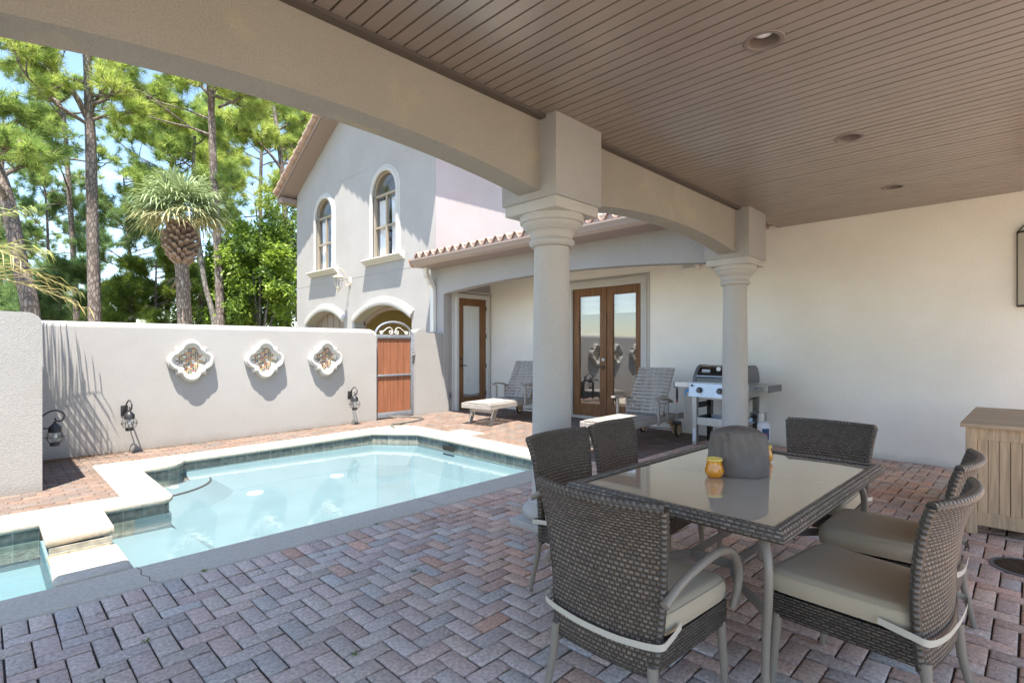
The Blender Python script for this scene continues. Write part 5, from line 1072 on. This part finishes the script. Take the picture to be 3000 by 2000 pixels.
mb = MB(); mb.lathe([(.166, .001), (0, .003)], seg=40); mb.build('plate', M['drain'], t)
mb = MB()
for i in range(-12, 13):
    x = i * .0125; h = math.sqrt(max(0, .155 ** 2 - x * x)); mb.box((x - .003, -h, .003), (x + .003, h, .0075))
mb.tube([(.07 * math.cos(a), .07 * math.sin(a), .006) for a in [2 * math.pi * k / 30 for k in range(31)]], .004, 5); mb.build('grate', M['drain'], t)

# ================================================================== TREES
def needle_tufts(cs, ds, rng, nn=30, ln=.26, wd=.0145, pal=((.10, .17, .035), (.24, .31, .06))):
    cs = np.asarray(cs); ds = np.asarray(ds); n = len(cs)
    d = rng.normal(size=(n, nn, 3)); d /= np.linalg.norm(d, axis=2, keepdims=True)
    d = d * .85 + ds[:, None, :] * .75; d /= np.linalg.norm(d, axis=2, keepdims=True)
    L = ln * rng.uniform(.6, 1.15, (n, nn, 1)) * rng.uniform(.75, 1.2, (n, 1, 1))
    s = np.cross(d, rng.normal(size=(n, nn, 3))); s /= np.linalg.norm(s, axis=2, keepdims=True) + 1e-6
    base = cs[:, None, :] + ds[:, None, :] * rng.uniform(-.10, .06, (n, nn, 1)); tip = base + d * L; tip[:, :, 2] -= .10 * L[:, :, 0]
    V = np.stack([base - s * wd / 2, base + s * wd / 2, tip], 2).reshape(-1, 3)
    k = rng.uniform(0, 1, (n, 1, 1)) ** 1.2; a, b = np.array(pal[0]), np.array(pal[1])
    c = (a + (b - a) * k) * rng.uniform(.75, 1.25, (n, nn, 1)); C = np.repeat(c.reshape(-1, 3), 3, 0)
    brown = np.repeat((rng.uniform(size=(n * nn)) < .03), 3); C[brown] = (.22, .13, .05)
    return V, np.arange(len(V), dtype=np.int32).reshape(-1, 3), C
PINES = 'tall pines behind the garden wall'
def rv(r, s=1): return Vector((r.gauss(0, s), r.gauss(0, s), r.gauss(0, s)))
def pine(label, tpx, D, r0, r1, seed, nl=16, t0=.45, ll=2.2, dens=1.0, extra=(), pal=((.085, .15, .035), (.25, .32, .065)), up=.25, bare=0, barkm='bark', low=0, ln=.27, toptuft=True):
    rg = random.Random(seed); rng = np.random.default_rng(seed)
    P = [at(x, y, D) for x, y in tpx]; base = P[0].copy(); base.z = -.05; root = thing('pine_tree', label, 'tree', base, 0, PINES)
    tr = smoothpts([base] + P, 8); mb = MB(); n = len(tr)
    mb.tube(tr, [r0 + (r1 - r0) * (i / (n - 1)) ** .8 for i in range(n)], 12)
    cs = []; ds = []
    def twig(p, d, L, r, depth):
        d = d.normalized(); m = 5; q = [p]; cur = p; dd = d
        for i in range(m):
            dd = (dd + rv(rg, .13) + Vector((0, 0, .07 if depth else .03))).normalized(); cur = cur + dd * L / m; q.append(cur)
        mb.tube(q, [r * (1 - .75 * i / m) for i in range(m + 1)], 6 if r > .02 else 4, caps=False)
        dead = bare and rg.random() < bare
        if depth < 2:
            for i in range(2, m + 1):
                for _ in range(2 if depth == 0 else 1):
                    if rg.random() < .85:
                        sd = (dd + rv(rg, .65)).normalized(); sd.z += .12; twig(q[i], sd, L * rg.uniform(.32, .5), r * .5, depth + 1)
        if not dead and depth >= 1:
            k = max(1, int((2.3 if depth == 1 else 3.2) * dens * rg.uniform(.6, 1.4)))
            for _ in range(k):
                f = rg.uniform(.45, 1.0) * m; i = min(int(f), m - 1); c = q[i].lerp(q[i + 1], f - i) + rv(rg, .06); e = (dd + rv(rg, .5)).normalized(); e.z += .25
                cs.append(tuple(c)); ds.append(tuple(e.normalized()))
    for k in range(nl):
        f = t0 + (1 - t0) * (k + rg.random()) / nl; i = min(int(f * (n - 1)), n - 2); p = tr[i].lerp(tr[i + 1], f * (n - 1) - i); a = rg.uniform(0, 2 * math.pi) + k * 2.4
        L = ll * (1.1 - .55 * (f - t0) / (1 - t0 + 1e-6)) * rg.uniform(.65, 1.2)
        twig(p, Vector((math.cos(a), math.sin(a), up + rg.uniform(-.2, .35))), L, r1 * .55 + .012, 0)
    for pts, dep, rr, tw in extra:                              # limbs placed by sight: pixel points, depth shift, radius
        q = smoothpts([at(x, y, D + dep * i / (len(pts) - 1)) for i, (x, y) in enumerate(pts)], 5); m = len(q)
        mb.tube(q, [rr * (1 - .7 * i / (m - 1)) for i in range(m)], 7, caps=False)
        for i in range(int(m * .35), m):
            for _ in range(tw): twig(q[i], (q[min(i + 1, m - 1)] - q[i - 1]).normalized() + rv(rg, .6), rg.uniform(.5, .95), rr * .3, 1)
    mb.v = [(x - base.x, y - base.y, z - base.z) for x, y, z in mb.v]; mb.build('trunk', M[barkm], root, 60, recalc=False)
    if cs:
        V, F, C = needle_tufts(np.array(cs) - np.array(base), np.array(ds), rng, nn=int(40), ln=ln * 1.3, pal=pal); fastmesh('crown', V, F, C, M['leaf'], root)
    return len(cs)
Y1 = ((.24, .35, .07), (.58, .64, .17)); Y2 = ((.18, .30, .075), (.45, .54, .14)); Y3 = ((.10, .19, .075), (.28, .39, .13))
NT = 0
NT += pine('thickest straight pine trunk, forking to the left near its top', [(278, 942), (272, 700), (266, 430), (262, 340), (258, 220), (250, 60), (250, -140)], 17, .21, .09, 11, nl=13, t0=.50, ll=1.9, dens=.9, pal=Y1,
  extra=[(((256, 345), (215, 270), (150, 200), (60, 130), (-30, 90)), -1.5, .10, 2), (((262, 330), (310, 250), (360, 190)), 1, .06, 2)])
NT += pine('tall straight pine behind the fan palm, bare dead limbs reaching left', [(646, 950), (640, 760), (628, 560), (622, 400), (620, 290), (640, 150), (650, -60)], 18, .16, .09, 12, nl=9, t0=.66, ll=1.7, pal=Y1,
  extra=[(((618, 285), (575, 240), (520, 215)), 0, .06, 2), (((625, 400), (560, 375), (500, 360), (430, 340)), -1, .05, 0), (((560, 375), (500, 330), (450, 290), (400, 240)), -1, .03, 0), (((615, 350), (540, 320), (470, 300), (390, 255)), -.5, .035, 0), (((470, 300), (450, 260), (460, 230)), 0, .018, 0), (((500, 320), (440, 335), (385, 320)), 0, .02, 0), (((640, 315), (700, 290), (740, 260)), 0, .05, 2)])
NT += pine('slender pine between the thick pine and the leaning pine', [(224, 915), (212, 700), (200, 520), (190, 380), (170, 300), (90, 270)], 22, .13, .06, 13, nl=12, t0=.45, ll=1.9, pal=Y2)
NT += pine('dark pine trunk leaning left at the left edge of the photo', [(90, 918), (60, 780), (25, 600), (-10, 490), (-60, 380), (-90, 200)], 15, .24, .12, 14, nl=8, t0=.5, ll=1.9, pal=Y2)
NT += pine('pine with forked pale limbs beside the guest house roof', [(843, 958), (838, 800), (834, 600), (826, 500), (815, 400), (800, 300), (790, 180)], 23, .16, .07, 15, nl=12, t0=.45, ll=2.0, dens=1.0, pal=Y1,
  extra=[(((828, 500), (790, 450), (740, 400), (690, 360)), -1, .07, 2), (((826, 490), (860, 430), (880, 370)), 1, .05, 2)])
NT += pine('thin leaning pine just right of the fan palm trunk', [(628, 952), (600, 830), (582, 700), (572, 630), (566, 520), (570, 400)], 19, .11, .05, 16, nl=9, t0=.6, ll=1.6, pal=Y2, barkm='barkg')
NT += pine('thin straight pine stem behind the fan palm', [(592, 950), (586, 800), (578, 640), (570, 480), (560, 380)], 21, .12, .05, 17, nl=10, t0=.55, ll=1.8, pal=Y1, barkm='barkg')
NT += pine('bushy mid green pine filling the sky above the fan palm', [(490, 950), (492, 700), (500, 520), (505, 400), (510, 330)], 25, .15, .05, 18, nl=26, t0=.52, ll=2.6, dens=1.4, pal=Y2)
NT += pine('young dark pine low between the thick pine and the fan palm', [(392, 950), (384, 800), (372, 650), (362, 520)], 24, .12, .03, 19, nl=22, t0=.46, ll=2.3, dens=1.0, pal=Y3)
NT += pine('dark bushy pine behind the slender pine', [(140, 930), (142, 780), (138, 640), (130, 540)], 27, .13, .03, 20, nl=24, t0=.2, ll=2.6, dens=1.1, pal=Y3)
NT += pine('pale bushy pine crown behind the roof tiles of the guest house', [(760, 955), (762, 750), (764, 520), (768, 380), (772, 300)], 28, .16, .05, 21, nl=26, t0=.45, ll=2.7, dens=1.3, pal=Y1)
NT += pine('far pine at the left edge behind the leaning trunk', [(0, 930), (4, 700), (8, 500), (10, 330)], 30, .16, .05, 22, nl=22, t0=.2, ll=2.8, dens=1.2, pal=Y2)
NT += pine('young bright green pine low to the left of the fan palm trunk', [(455, 955), (456, 860), (458, 760)], 20, .08, .025, 23, nl=22, t0=.12, ll=1.5, dens=1.2, pal=((.12, .19, .035), (.28, .36, .06)), ln=.22)
NT += pine('far bright pine sapling beside the distant pavilion', [(325, 955), (326, 900), (328, 850)], 34, .10, .03, 24, nl=20, t0=.1, ll=1.6, dens=1.2, pal=((.13, .20, .03), (.30, .38, .06)), ln=.22)
NT += pine('short dark pine low behind the left end of the garden wall', [(175, 945), (176, 900), (178, 800)], 19, .07, .02, 25, nl=20, t0=.05, ll=1.5, dens=1.1, pal=Y3)
print('tufts', NT)

def broadleaf(label, px, py0, py1, D, rad, seed, nleaf, pal, sz=.085):
    rng = np.random.default_rng(seed); rg = random.Random(seed)
    b = at(px, 950, D); b.z = -.05; root = thing('broadleaf_tree', label, 'tree', b, 0, 'leafy trees between the pines and the guest house')
    zt = at(px, py0, D).z; zb = at(px, py1, D).z
    mb = MB(); tops = []
    for k in range(9):
        a = k * 2.4; e = Vector((math.cos(a) * rad * .6 * rg.uniform(.3, 1), math.sin(a) * rad * .6, zb + (zt - zb) * rg.uniform(.35, .92)))
        mb.tube(smoothpts([(0, 0, 0), (e.x * .2, e.y * .2, e.z * .4), (e.x * .7, e.y * .7, e.z * .75), e], 4), [.07 * (1 - .85 * i / 12) for i in range(13)], 6, caps=False); tops.append(e)
    mb.build('trunk', M['barkg'], root, recalc=False)
    nc = 130; cc = []
    while len(cc) < nc:
        p = rng.uniform(-1, 1, 3)
        if np.linalg.norm(p) < 1: cc.append(p * (rad, rad, (zt - zb) / 2) + (0, 0, (zt + zb) / 2))
    cc = np.array(cc); ci = rng.integers(0, nc, nleaf); cen = cc[ci] + rng.normal(size=(nleaf, 3)) * rad * .11
    nrm = rng.normal(size=(nleaf, 3)) + (0, 0, .8); nrm /= np.linalg.norm(nrm, axis=1, keepdims=True); s = np.cross(nrm, rng.normal(size=(nleaf, 3))); s /= np.linalg.norm(s, axis=1, keepdims=True); u = np.cross(nrm, s)
    w_ = sz * rng.uniform(.6, 1.3, (nleaf, 1)); V = np.stack([cen - u * w_, cen + s * w_ * .45, cen + u * w_, cen - s * w_ * .45], 1).reshape(-1, 3)
    a, bq = np.array(pal[0]), np.array(pal[1]); kk = (rng.uniform(size=(nc, 1)) ** 1.3)[ci] * .7 + rng.uniform(size=(nleaf, 1)) * .3; C = np.repeat((a + (bq - a) * kk), 4, 0)
    fastmesh('crown', V, np.arange(nleaf * 4, dtype=np.int32).reshape(-1, 4), C, M['bleaf'], root)
BL = ((.07, .14, .025), (.36, .48, .06))
broadleaf('dense bright green leafy tree beside the guest house wall', 760, 640, 1010, 19, 1.35, 31, 15000, BL)
broadleaf('leafy tree with dark gaps between the fan palm and the right pine', 690, 640, 1010, 20.5, 1.3, 32, 13000, BL)
broadleaf('tall leafy tree tight behind the guest house corner', 830, 560, 1010, 22, 1.5, 33, 14000, ((.06, .12, .025), (.28, .38, .06)))
broadleaf('low dark leafy bush behind the fan palm', 600, 760, 1010, 23, 1.6, 34, 10000, ((.06, .11, .025), (.26, .36, .06)))
broadleaf('far low leafy bush behind the left pines', 90, 830, 1010, 36, 2.6, 35, 9000, ((.03, .06, .02), (.12, .19, .04)), .13)
broadleaf('far low leafy bush left of the distant pavilion', 240, 880, 1010, 40, 2.4, 36, 8000, ((.05, .09, .02), (.18, .26, .05)), .13)

# ------------------------------------------------------------------ fan palm
b = at(541, 950, 12.5); b.z = -.05
t = thing('fan_palm', 'fan palm with a round crown above old leaf bases, behind the garden wall', 'palm tree', b)
P = [at(x, y, 12.5) - b for x, y in ((541, 950), (538, 880), (534, 800), (530, 740), (526, 660))]
mb = MB(); tp = smoothpts([(0, 0, 0)] + P, 6); n = len(tp); mb.tube(tp, [.155 - .02 * i / n for i in range(n)], 14); mb.build('trunk', M['palmb'], t, 50)
rg = random.Random(5); mb = MB(); p0, p1 = at(533, 772, 12.5) - b, at(527, 655, 12.5) - b
for k in range(130):
    f = k / 130; c = p0.lerp(p1, f); a = k * 2.399; bul = math.sin(math.pi * min(1, .10 + f * .86)); d = Vector((math.cos(a), math.sin(a), 0)); s = Vector((-d.y, d.x, 0)); w_ = .05 + .02 * rg.random(); r_ = .15 + .23 * bul
    A = c + d * .08 + Vector((0, 0, -.06)); B = c + d * (r_ + .04 * rg.random()) + Vector((0, 0, .04 + .07 * rg.random())); nn_ = Vector((0, 0, .03))
    mb.add([A - s * w_ - nn_, A + s * w_ - nn_, A + s * w_ + nn_, A - s * w_ + nn_, B - s * w_ * .8 - nn_ * .7, B + s * w_ * .8 - nn_ * .7, B + s * w_ * .5 + nn_ * .9, B - s * w_ * .5 + nn_ * .9], [(0, 1, 5, 4), (1, 2, 6, 5), (2, 3, 7, 6), (3, 0, 4, 7), (4, 5, 6, 7)])
mb.build('leaf_bases', plain('dry leaf base', (.26, .185, .135), .9, noise=.45, nscale=7), t)
V = []; F = []; C = []; top = at(530, 622, 12.5) - b; rng = np.random.default_rng(8); NF = 44
for k in range(NF):
    a = k * 2.399; el = math.asin(max(-.42, min(.98, 1 - 1.40 * (k + .5) / NF))); d = Vector((math.cos(a) * math.cos(el), math.sin(a) * math.cos(el), math.sin(el)))
    pl_ = .44 + .16 * rg.random(); hub = top + d * pl_ + Vector((0, 0, .04)); s = d.cross(Vector((0, 0, 1)))
    s = s.normalized() if s.length > .05 else Vector((1, 0, 0)); nrm = s.cross(d).normalized(); g_ = rg.uniform(.75, 1.25); base_c = np.array((.25, .315, .15)) * g_ if d.z > -.15 else np.array((.36, .34, .17)) * g_
    o = len(V); w_ = .014; V += [top - s * w_, top + s * w_, hub + s * w_, hub - s * w_]; F.append((o, o + 1, o + 2, o + 3)); C += [base_c * .9] * 4
    for j in range(20):
        th = (j / 19 - .5) * 3.7; dd = (d * math.cos(th) + s * math.sin(th) + nrm * .12 * math.cos(th * 2)).normalized(); L = .68 * (.70 + .30 * math.cos(th * .65)) * rg.uniform(.8, 1.12); dr = rg.uniform(.12, .50)
        sd = (s * math.cos(th) - d * math.sin(th)).normalized() * .021; m1 = hub + dd * L * .5 + Vector((0, 0, .015)); m2 = hub + dd * L * .8 + Vector((0, 0, -dr * .22)); m3 = hub + dd * L + Vector((0, 0, -dr * .7)); o = len(V)
        V += [hub - sd * .3, hub + sd * .3, m1 + sd, m1 - sd, m2 + sd * .7, m2 - sd * .7, m3 + sd * .1, m3 - sd * .1]; F += [(o, o + 1, o + 2, o + 3), (o + 3, o + 2, o + 4, o + 5), (o + 5, o + 4, o + 6, o + 7)]
        cc = base_c * rg.uniform(.7, 1.35); C += [cc] * 6 + [cc * 1.1] * 2
fastmesh('crown', np.array([tuple(v) for v in V]), F, np.array(C), M['fan'], t)
V = []; F = []; C = []                                          # dead fan hanging on the trunk
q0 = at(532, 812, 12.5) - b
for k in range(26):
    a = k * .9; d = Vector((math.cos(a), math.sin(a), 0)); o = len(V); A = q0 + d * .12; B = A + d * rg.uniform(.1, .35) + Vector((0, 0, -rg.uniform(.0, .3))); s = Vector((-d.y, d.x, 0)) * .02
    V += [A - s, A + s, B + s * .4, B - s * .4]; F.append((o, o + 1, o + 2, o + 3)); C += [np.array((.33, .29, .22)) * rg.uniform(.6, 1.2)] * 4
fastmesh('dead_leaf', np.array([tuple(v) for v in V]), F, np.array(C), M['straw'], t)

# ------------------------------------------------------------------ feather palm just out of frame on the left; its fronds reach in
b = Vector((-.75, 8.05, 0)); t = thing('feather_palm', 'feather palm at the left edge, yellowing fronds drooping over the wall end', 'palm tree', b)
mb = MB(); mb.tube([(0, 0, -.05), (.02, 0, .8), (0, 0, 1.6), (0, .02, 2.1)], [.17, .14, .13, .15], 14); mb.build('trunk', M['palmb'], t, 50)
fr_ = [((1.55, .25, 2.08), .45, (.36, .31, .10)), ((1.62, -.02, 1.86), .38, (.42, .34, .14)), ((1.30, .12, 2.50), .30, (.30, .32, .10)), ((1.12, .0, 2.95), .22, (.22, .28, .08)), ((.50, .15, 3.6), .3, (.15, .21, .06)), ((-.8, -.9, 2.9), .5, (.18, .22, .06)), ((-1.2, .5, 2.7), .5, (.18, .22, .06)), ((.3, -1.3, 2.5), .5, (.2, .24, .07)), ((-.4, 1.2, 3.0), .5, (.18, .22, .06)), ((1.0, -.75, 2.3), .45, (.32, .3, .1))]
V = []; F = []; C = []; mb = MB(); rg = random.Random(9)
for tip, hgt, colr in fr_:
    p0 = Vector((0, .02, 2.1)); p2 = Vector(tip); p1 = (p0 + p2) / 2 + Vector((0, 0, hgt)); q = bez(p0, p1, p2, 26); mb.tube(q, [.016 * (1 - .85 * i / 26) for i in range(27)], 5, caps=False)
    for i in range(4, 27):
        d = (q[min(i + 1, 26)] - q[i - 1]).normalized(); s = d.cross(Vector((0, 0, 1))).normalized(); f = i / 26; L = .46 * math.sin(math.pi * (.12 + .83 * f)) + .06
        for sg in (-1, 1):
            for _ in range(1):
                dd = (d * .75 + s * sg * .8 + Vector((0, 0, rg.uniform(-.1, .35)))).normalized(); o = len(V); w_ = d * .008; A = q[i] + d * rg.uniform(-.03, .03); m_1 = A + dd * L * .6; B = A + dd * L + Vector((0, 0, -.10 * rg.uniform(.3, 1.4)))
                V += [A - w_, A + w_, m_1 + w_, m_1 - w_, B]; F += [(o, o + 1, o + 2, o + 3), (o + 3, o + 2, o + 4, o + 4)]; c = np.array(colr) * rg.uniform(.7, 1.25); C += [c] * 5
mb.build('frond_stem', M['straw'] if 0 else plain('frond stem', (.40, .34, .14), .6), t, recalc=False)
F4 = [f if f[2] != f[3] else f for f in F]
Ft = []
for f in F:
    if f[2] == f[3]: Ft.append((f[0], f[1], f[2]))
    else: Ft += [(f[0], f[1], f[2]), (f[0], f[2], f[3])]
fastmesh('fronds', np.array([tuple(v) for v in V]), Ft, np.array(C), M['fan'], t)

# pine straw drifted along the foot of the garden wall
rng = np.random.default_rng(4); V = []; F = []; C = []
for k in range(900):
    x = .42 + abs(rng.normal()) * .35 if rng.random() < .6 else rng.uniform(.45, 5); y = 8.61 - abs(rng.normal()) * (.10 if x < 1 else .03); a = rng.uniform(0, 6.28); L = rng.uniform(.04, .12); z = gz(x, y) + .006 + rng.uniform(0, .01); o = len(V)
    if x > 5.0: continue
    dx, dy = math.cos(a) * L, math.sin(a) * L * .5; V += [(x, y, z), (x + dx, min(y + dy, 8.615), z + .004), (x + dx, min(y + dy, 8.615), z + .008)]; F.append((o, o + 1, o + 2)); C.append(np.array((.22, .14, .08)) * rng.uniform(.6, 1.3))
for k in range(70):
    x, y = rng.uniform(-.3, 5.2), rng.uniform(.2, 3.68); a = rng.uniform(0, 6.28); L = rng.uniform(.03, .09); z = gz(x, y) + .004; o = len(V)
    V += [(x, y, z), (x + math.cos(a) * L, y + math.sin(a) * L, z + .002), (x + math.cos(a) * L + .002, y + math.sin(a) * L, z + .004)]; F.append((o, o + 1, o + 2)); C.append(np.array((.30, .21, .12)) * rng.uniform(.6, 1.3))
for wx, wy in ((.98, 3.69), (2.2, 3.695), (1.9, 2.75), (2.42, 2.5), (3.9, 3.3), (.55, 3.0), (1.2, 2.2)):
    for k in range(16):
        a = rng.uniform(0, 6.28); L = rng.uniform(.008, .02); x, y = wx + rng.normal() * .008, wy + rng.normal() * .008; o = len(V)
        V += [(x - .002, y, .0), (x + .002, y, .0), (x + math.cos(a) * L, y + math.sin(a) * L, .006 + L * .8)]; F.append((o, o + 1, o + 2)); C.append(np.array((.12, .19, .04)) * rng.uniform(.7, 1.4))
tag(fastmesh('pine_straw', np.array(V), F, np.repeat(np.array(C), 3, 0), M['straw']), kind='stuff')

# ------------------------------------------------------------------ far off: pavilion and billboard
p = at(384, 930, 42)
t = thing('pavilion', 'distant open pavilion with a dark roof edge and a grey post above the garden wall', 'pavilion', (p.x, p.y, 0))
mb = MB(); mb.box((-.13, -.13, 0), (.13, .13, 3.9)); mb.build('post', M['galv'], t)
mb = MB(); e1, e2 = at(354, 912, 42) - Vector((p.x, p.y, 0)), at(420, 890, 42) - Vector((p.x, p.y, 0)); dv = (FW * 4)
mb.add([e1, e2, e2 + dv + UP * .4, e1 + dv + UP * .4, e1 + UP * .12, e2 + UP * .12, e2 + dv + UP * .5, e1 + dv + UP * .5], [(0, 1, 2, 3), (4, 5, 6, 7), (0, 1, 5, 4), (1, 2, 6, 5), (2, 3, 7, 6), (3, 0, 4, 7)]); mb.build('roof', M['gutter'], t)
mb = MB(); mb.tube([Vector((0, 0, 3.3)), Vector((0, 0, 3.3)) - RT * .9 + UP * .55], .07, 6); mb.build('brace', M['dark'], t)
q = at(357, 930, 46); t = thing('billboard', 'small distant blue billboard with white lettering above the garden wall', 'sign', (q.x, q.y, 0)); q0 = Vector((q.x, q.y, 0))
def bb(px0, py0, px1, py1, dep, th, name, mat, par):
    mb = MB(); vs = [at(px, py, 46 + dd) - q0 for dd in (dep, dep + th) for px, py in ((px0, py1), (px1, py1), (px1, py0), (px0, py0))]
    mb.add(vs, [(0, 1, 2, 3), (7, 6, 5, 4), (0, 1, 5, 4), (1, 2, 6, 5), (2, 3, 7, 6), (3, 0, 4, 7)]); return mb.build(name, mat, par)
pn = bb(348, 918, 365.5, 935, 0, .15, 'panel', M['sign'], t); bb(365.6, 917, 377, 940, .0, .15, 'picture_panel', M['trim'], t)
mb = MB()
for i, (x, hh) in enumerate(((350, 4), (352, 3.2), (354, 3.4), (356, 5.5), (357.6, 3), (359.3, 5.5), (361, 3), (362.8, 3.4))):
    vs = [at(px, py, 45.95) - q0 for px, py in ((x - .6, 926), (x + .6, 926), (x + .5, 926 - hh), (x - .5, 926 - hh))]; mb.add(vs, [(0, 1, 2, 3)])
vs = [at(px, py, 45.95) - q0 for px, py in ((349.5, 926.8), (363.4, 926), (363.4, 924.6), (349.5, 925.2))]; mb.add(vs, [(0, 1, 2, 3)]); mb.build('lettering', M['white'], pn)
bb(369, 920.5, 373.2, 927.5, -.05, .04, 'face_picture', plain('printed skin', (.45, .22, .17), .6), t); bb(370, 929, 377, 935, -.05, .04, 'clothes_picture', M['sign'], t); bb(366, 940, 376, 945, .05, .1, 'orange_strip', plain('orange board', (.7, .32, .05), .6), t)
mb = MB(); mb.tube([(0, 0, 0), (0, 0, 3.6)], .12, 8); mb.build('pole', M['galv'], t)
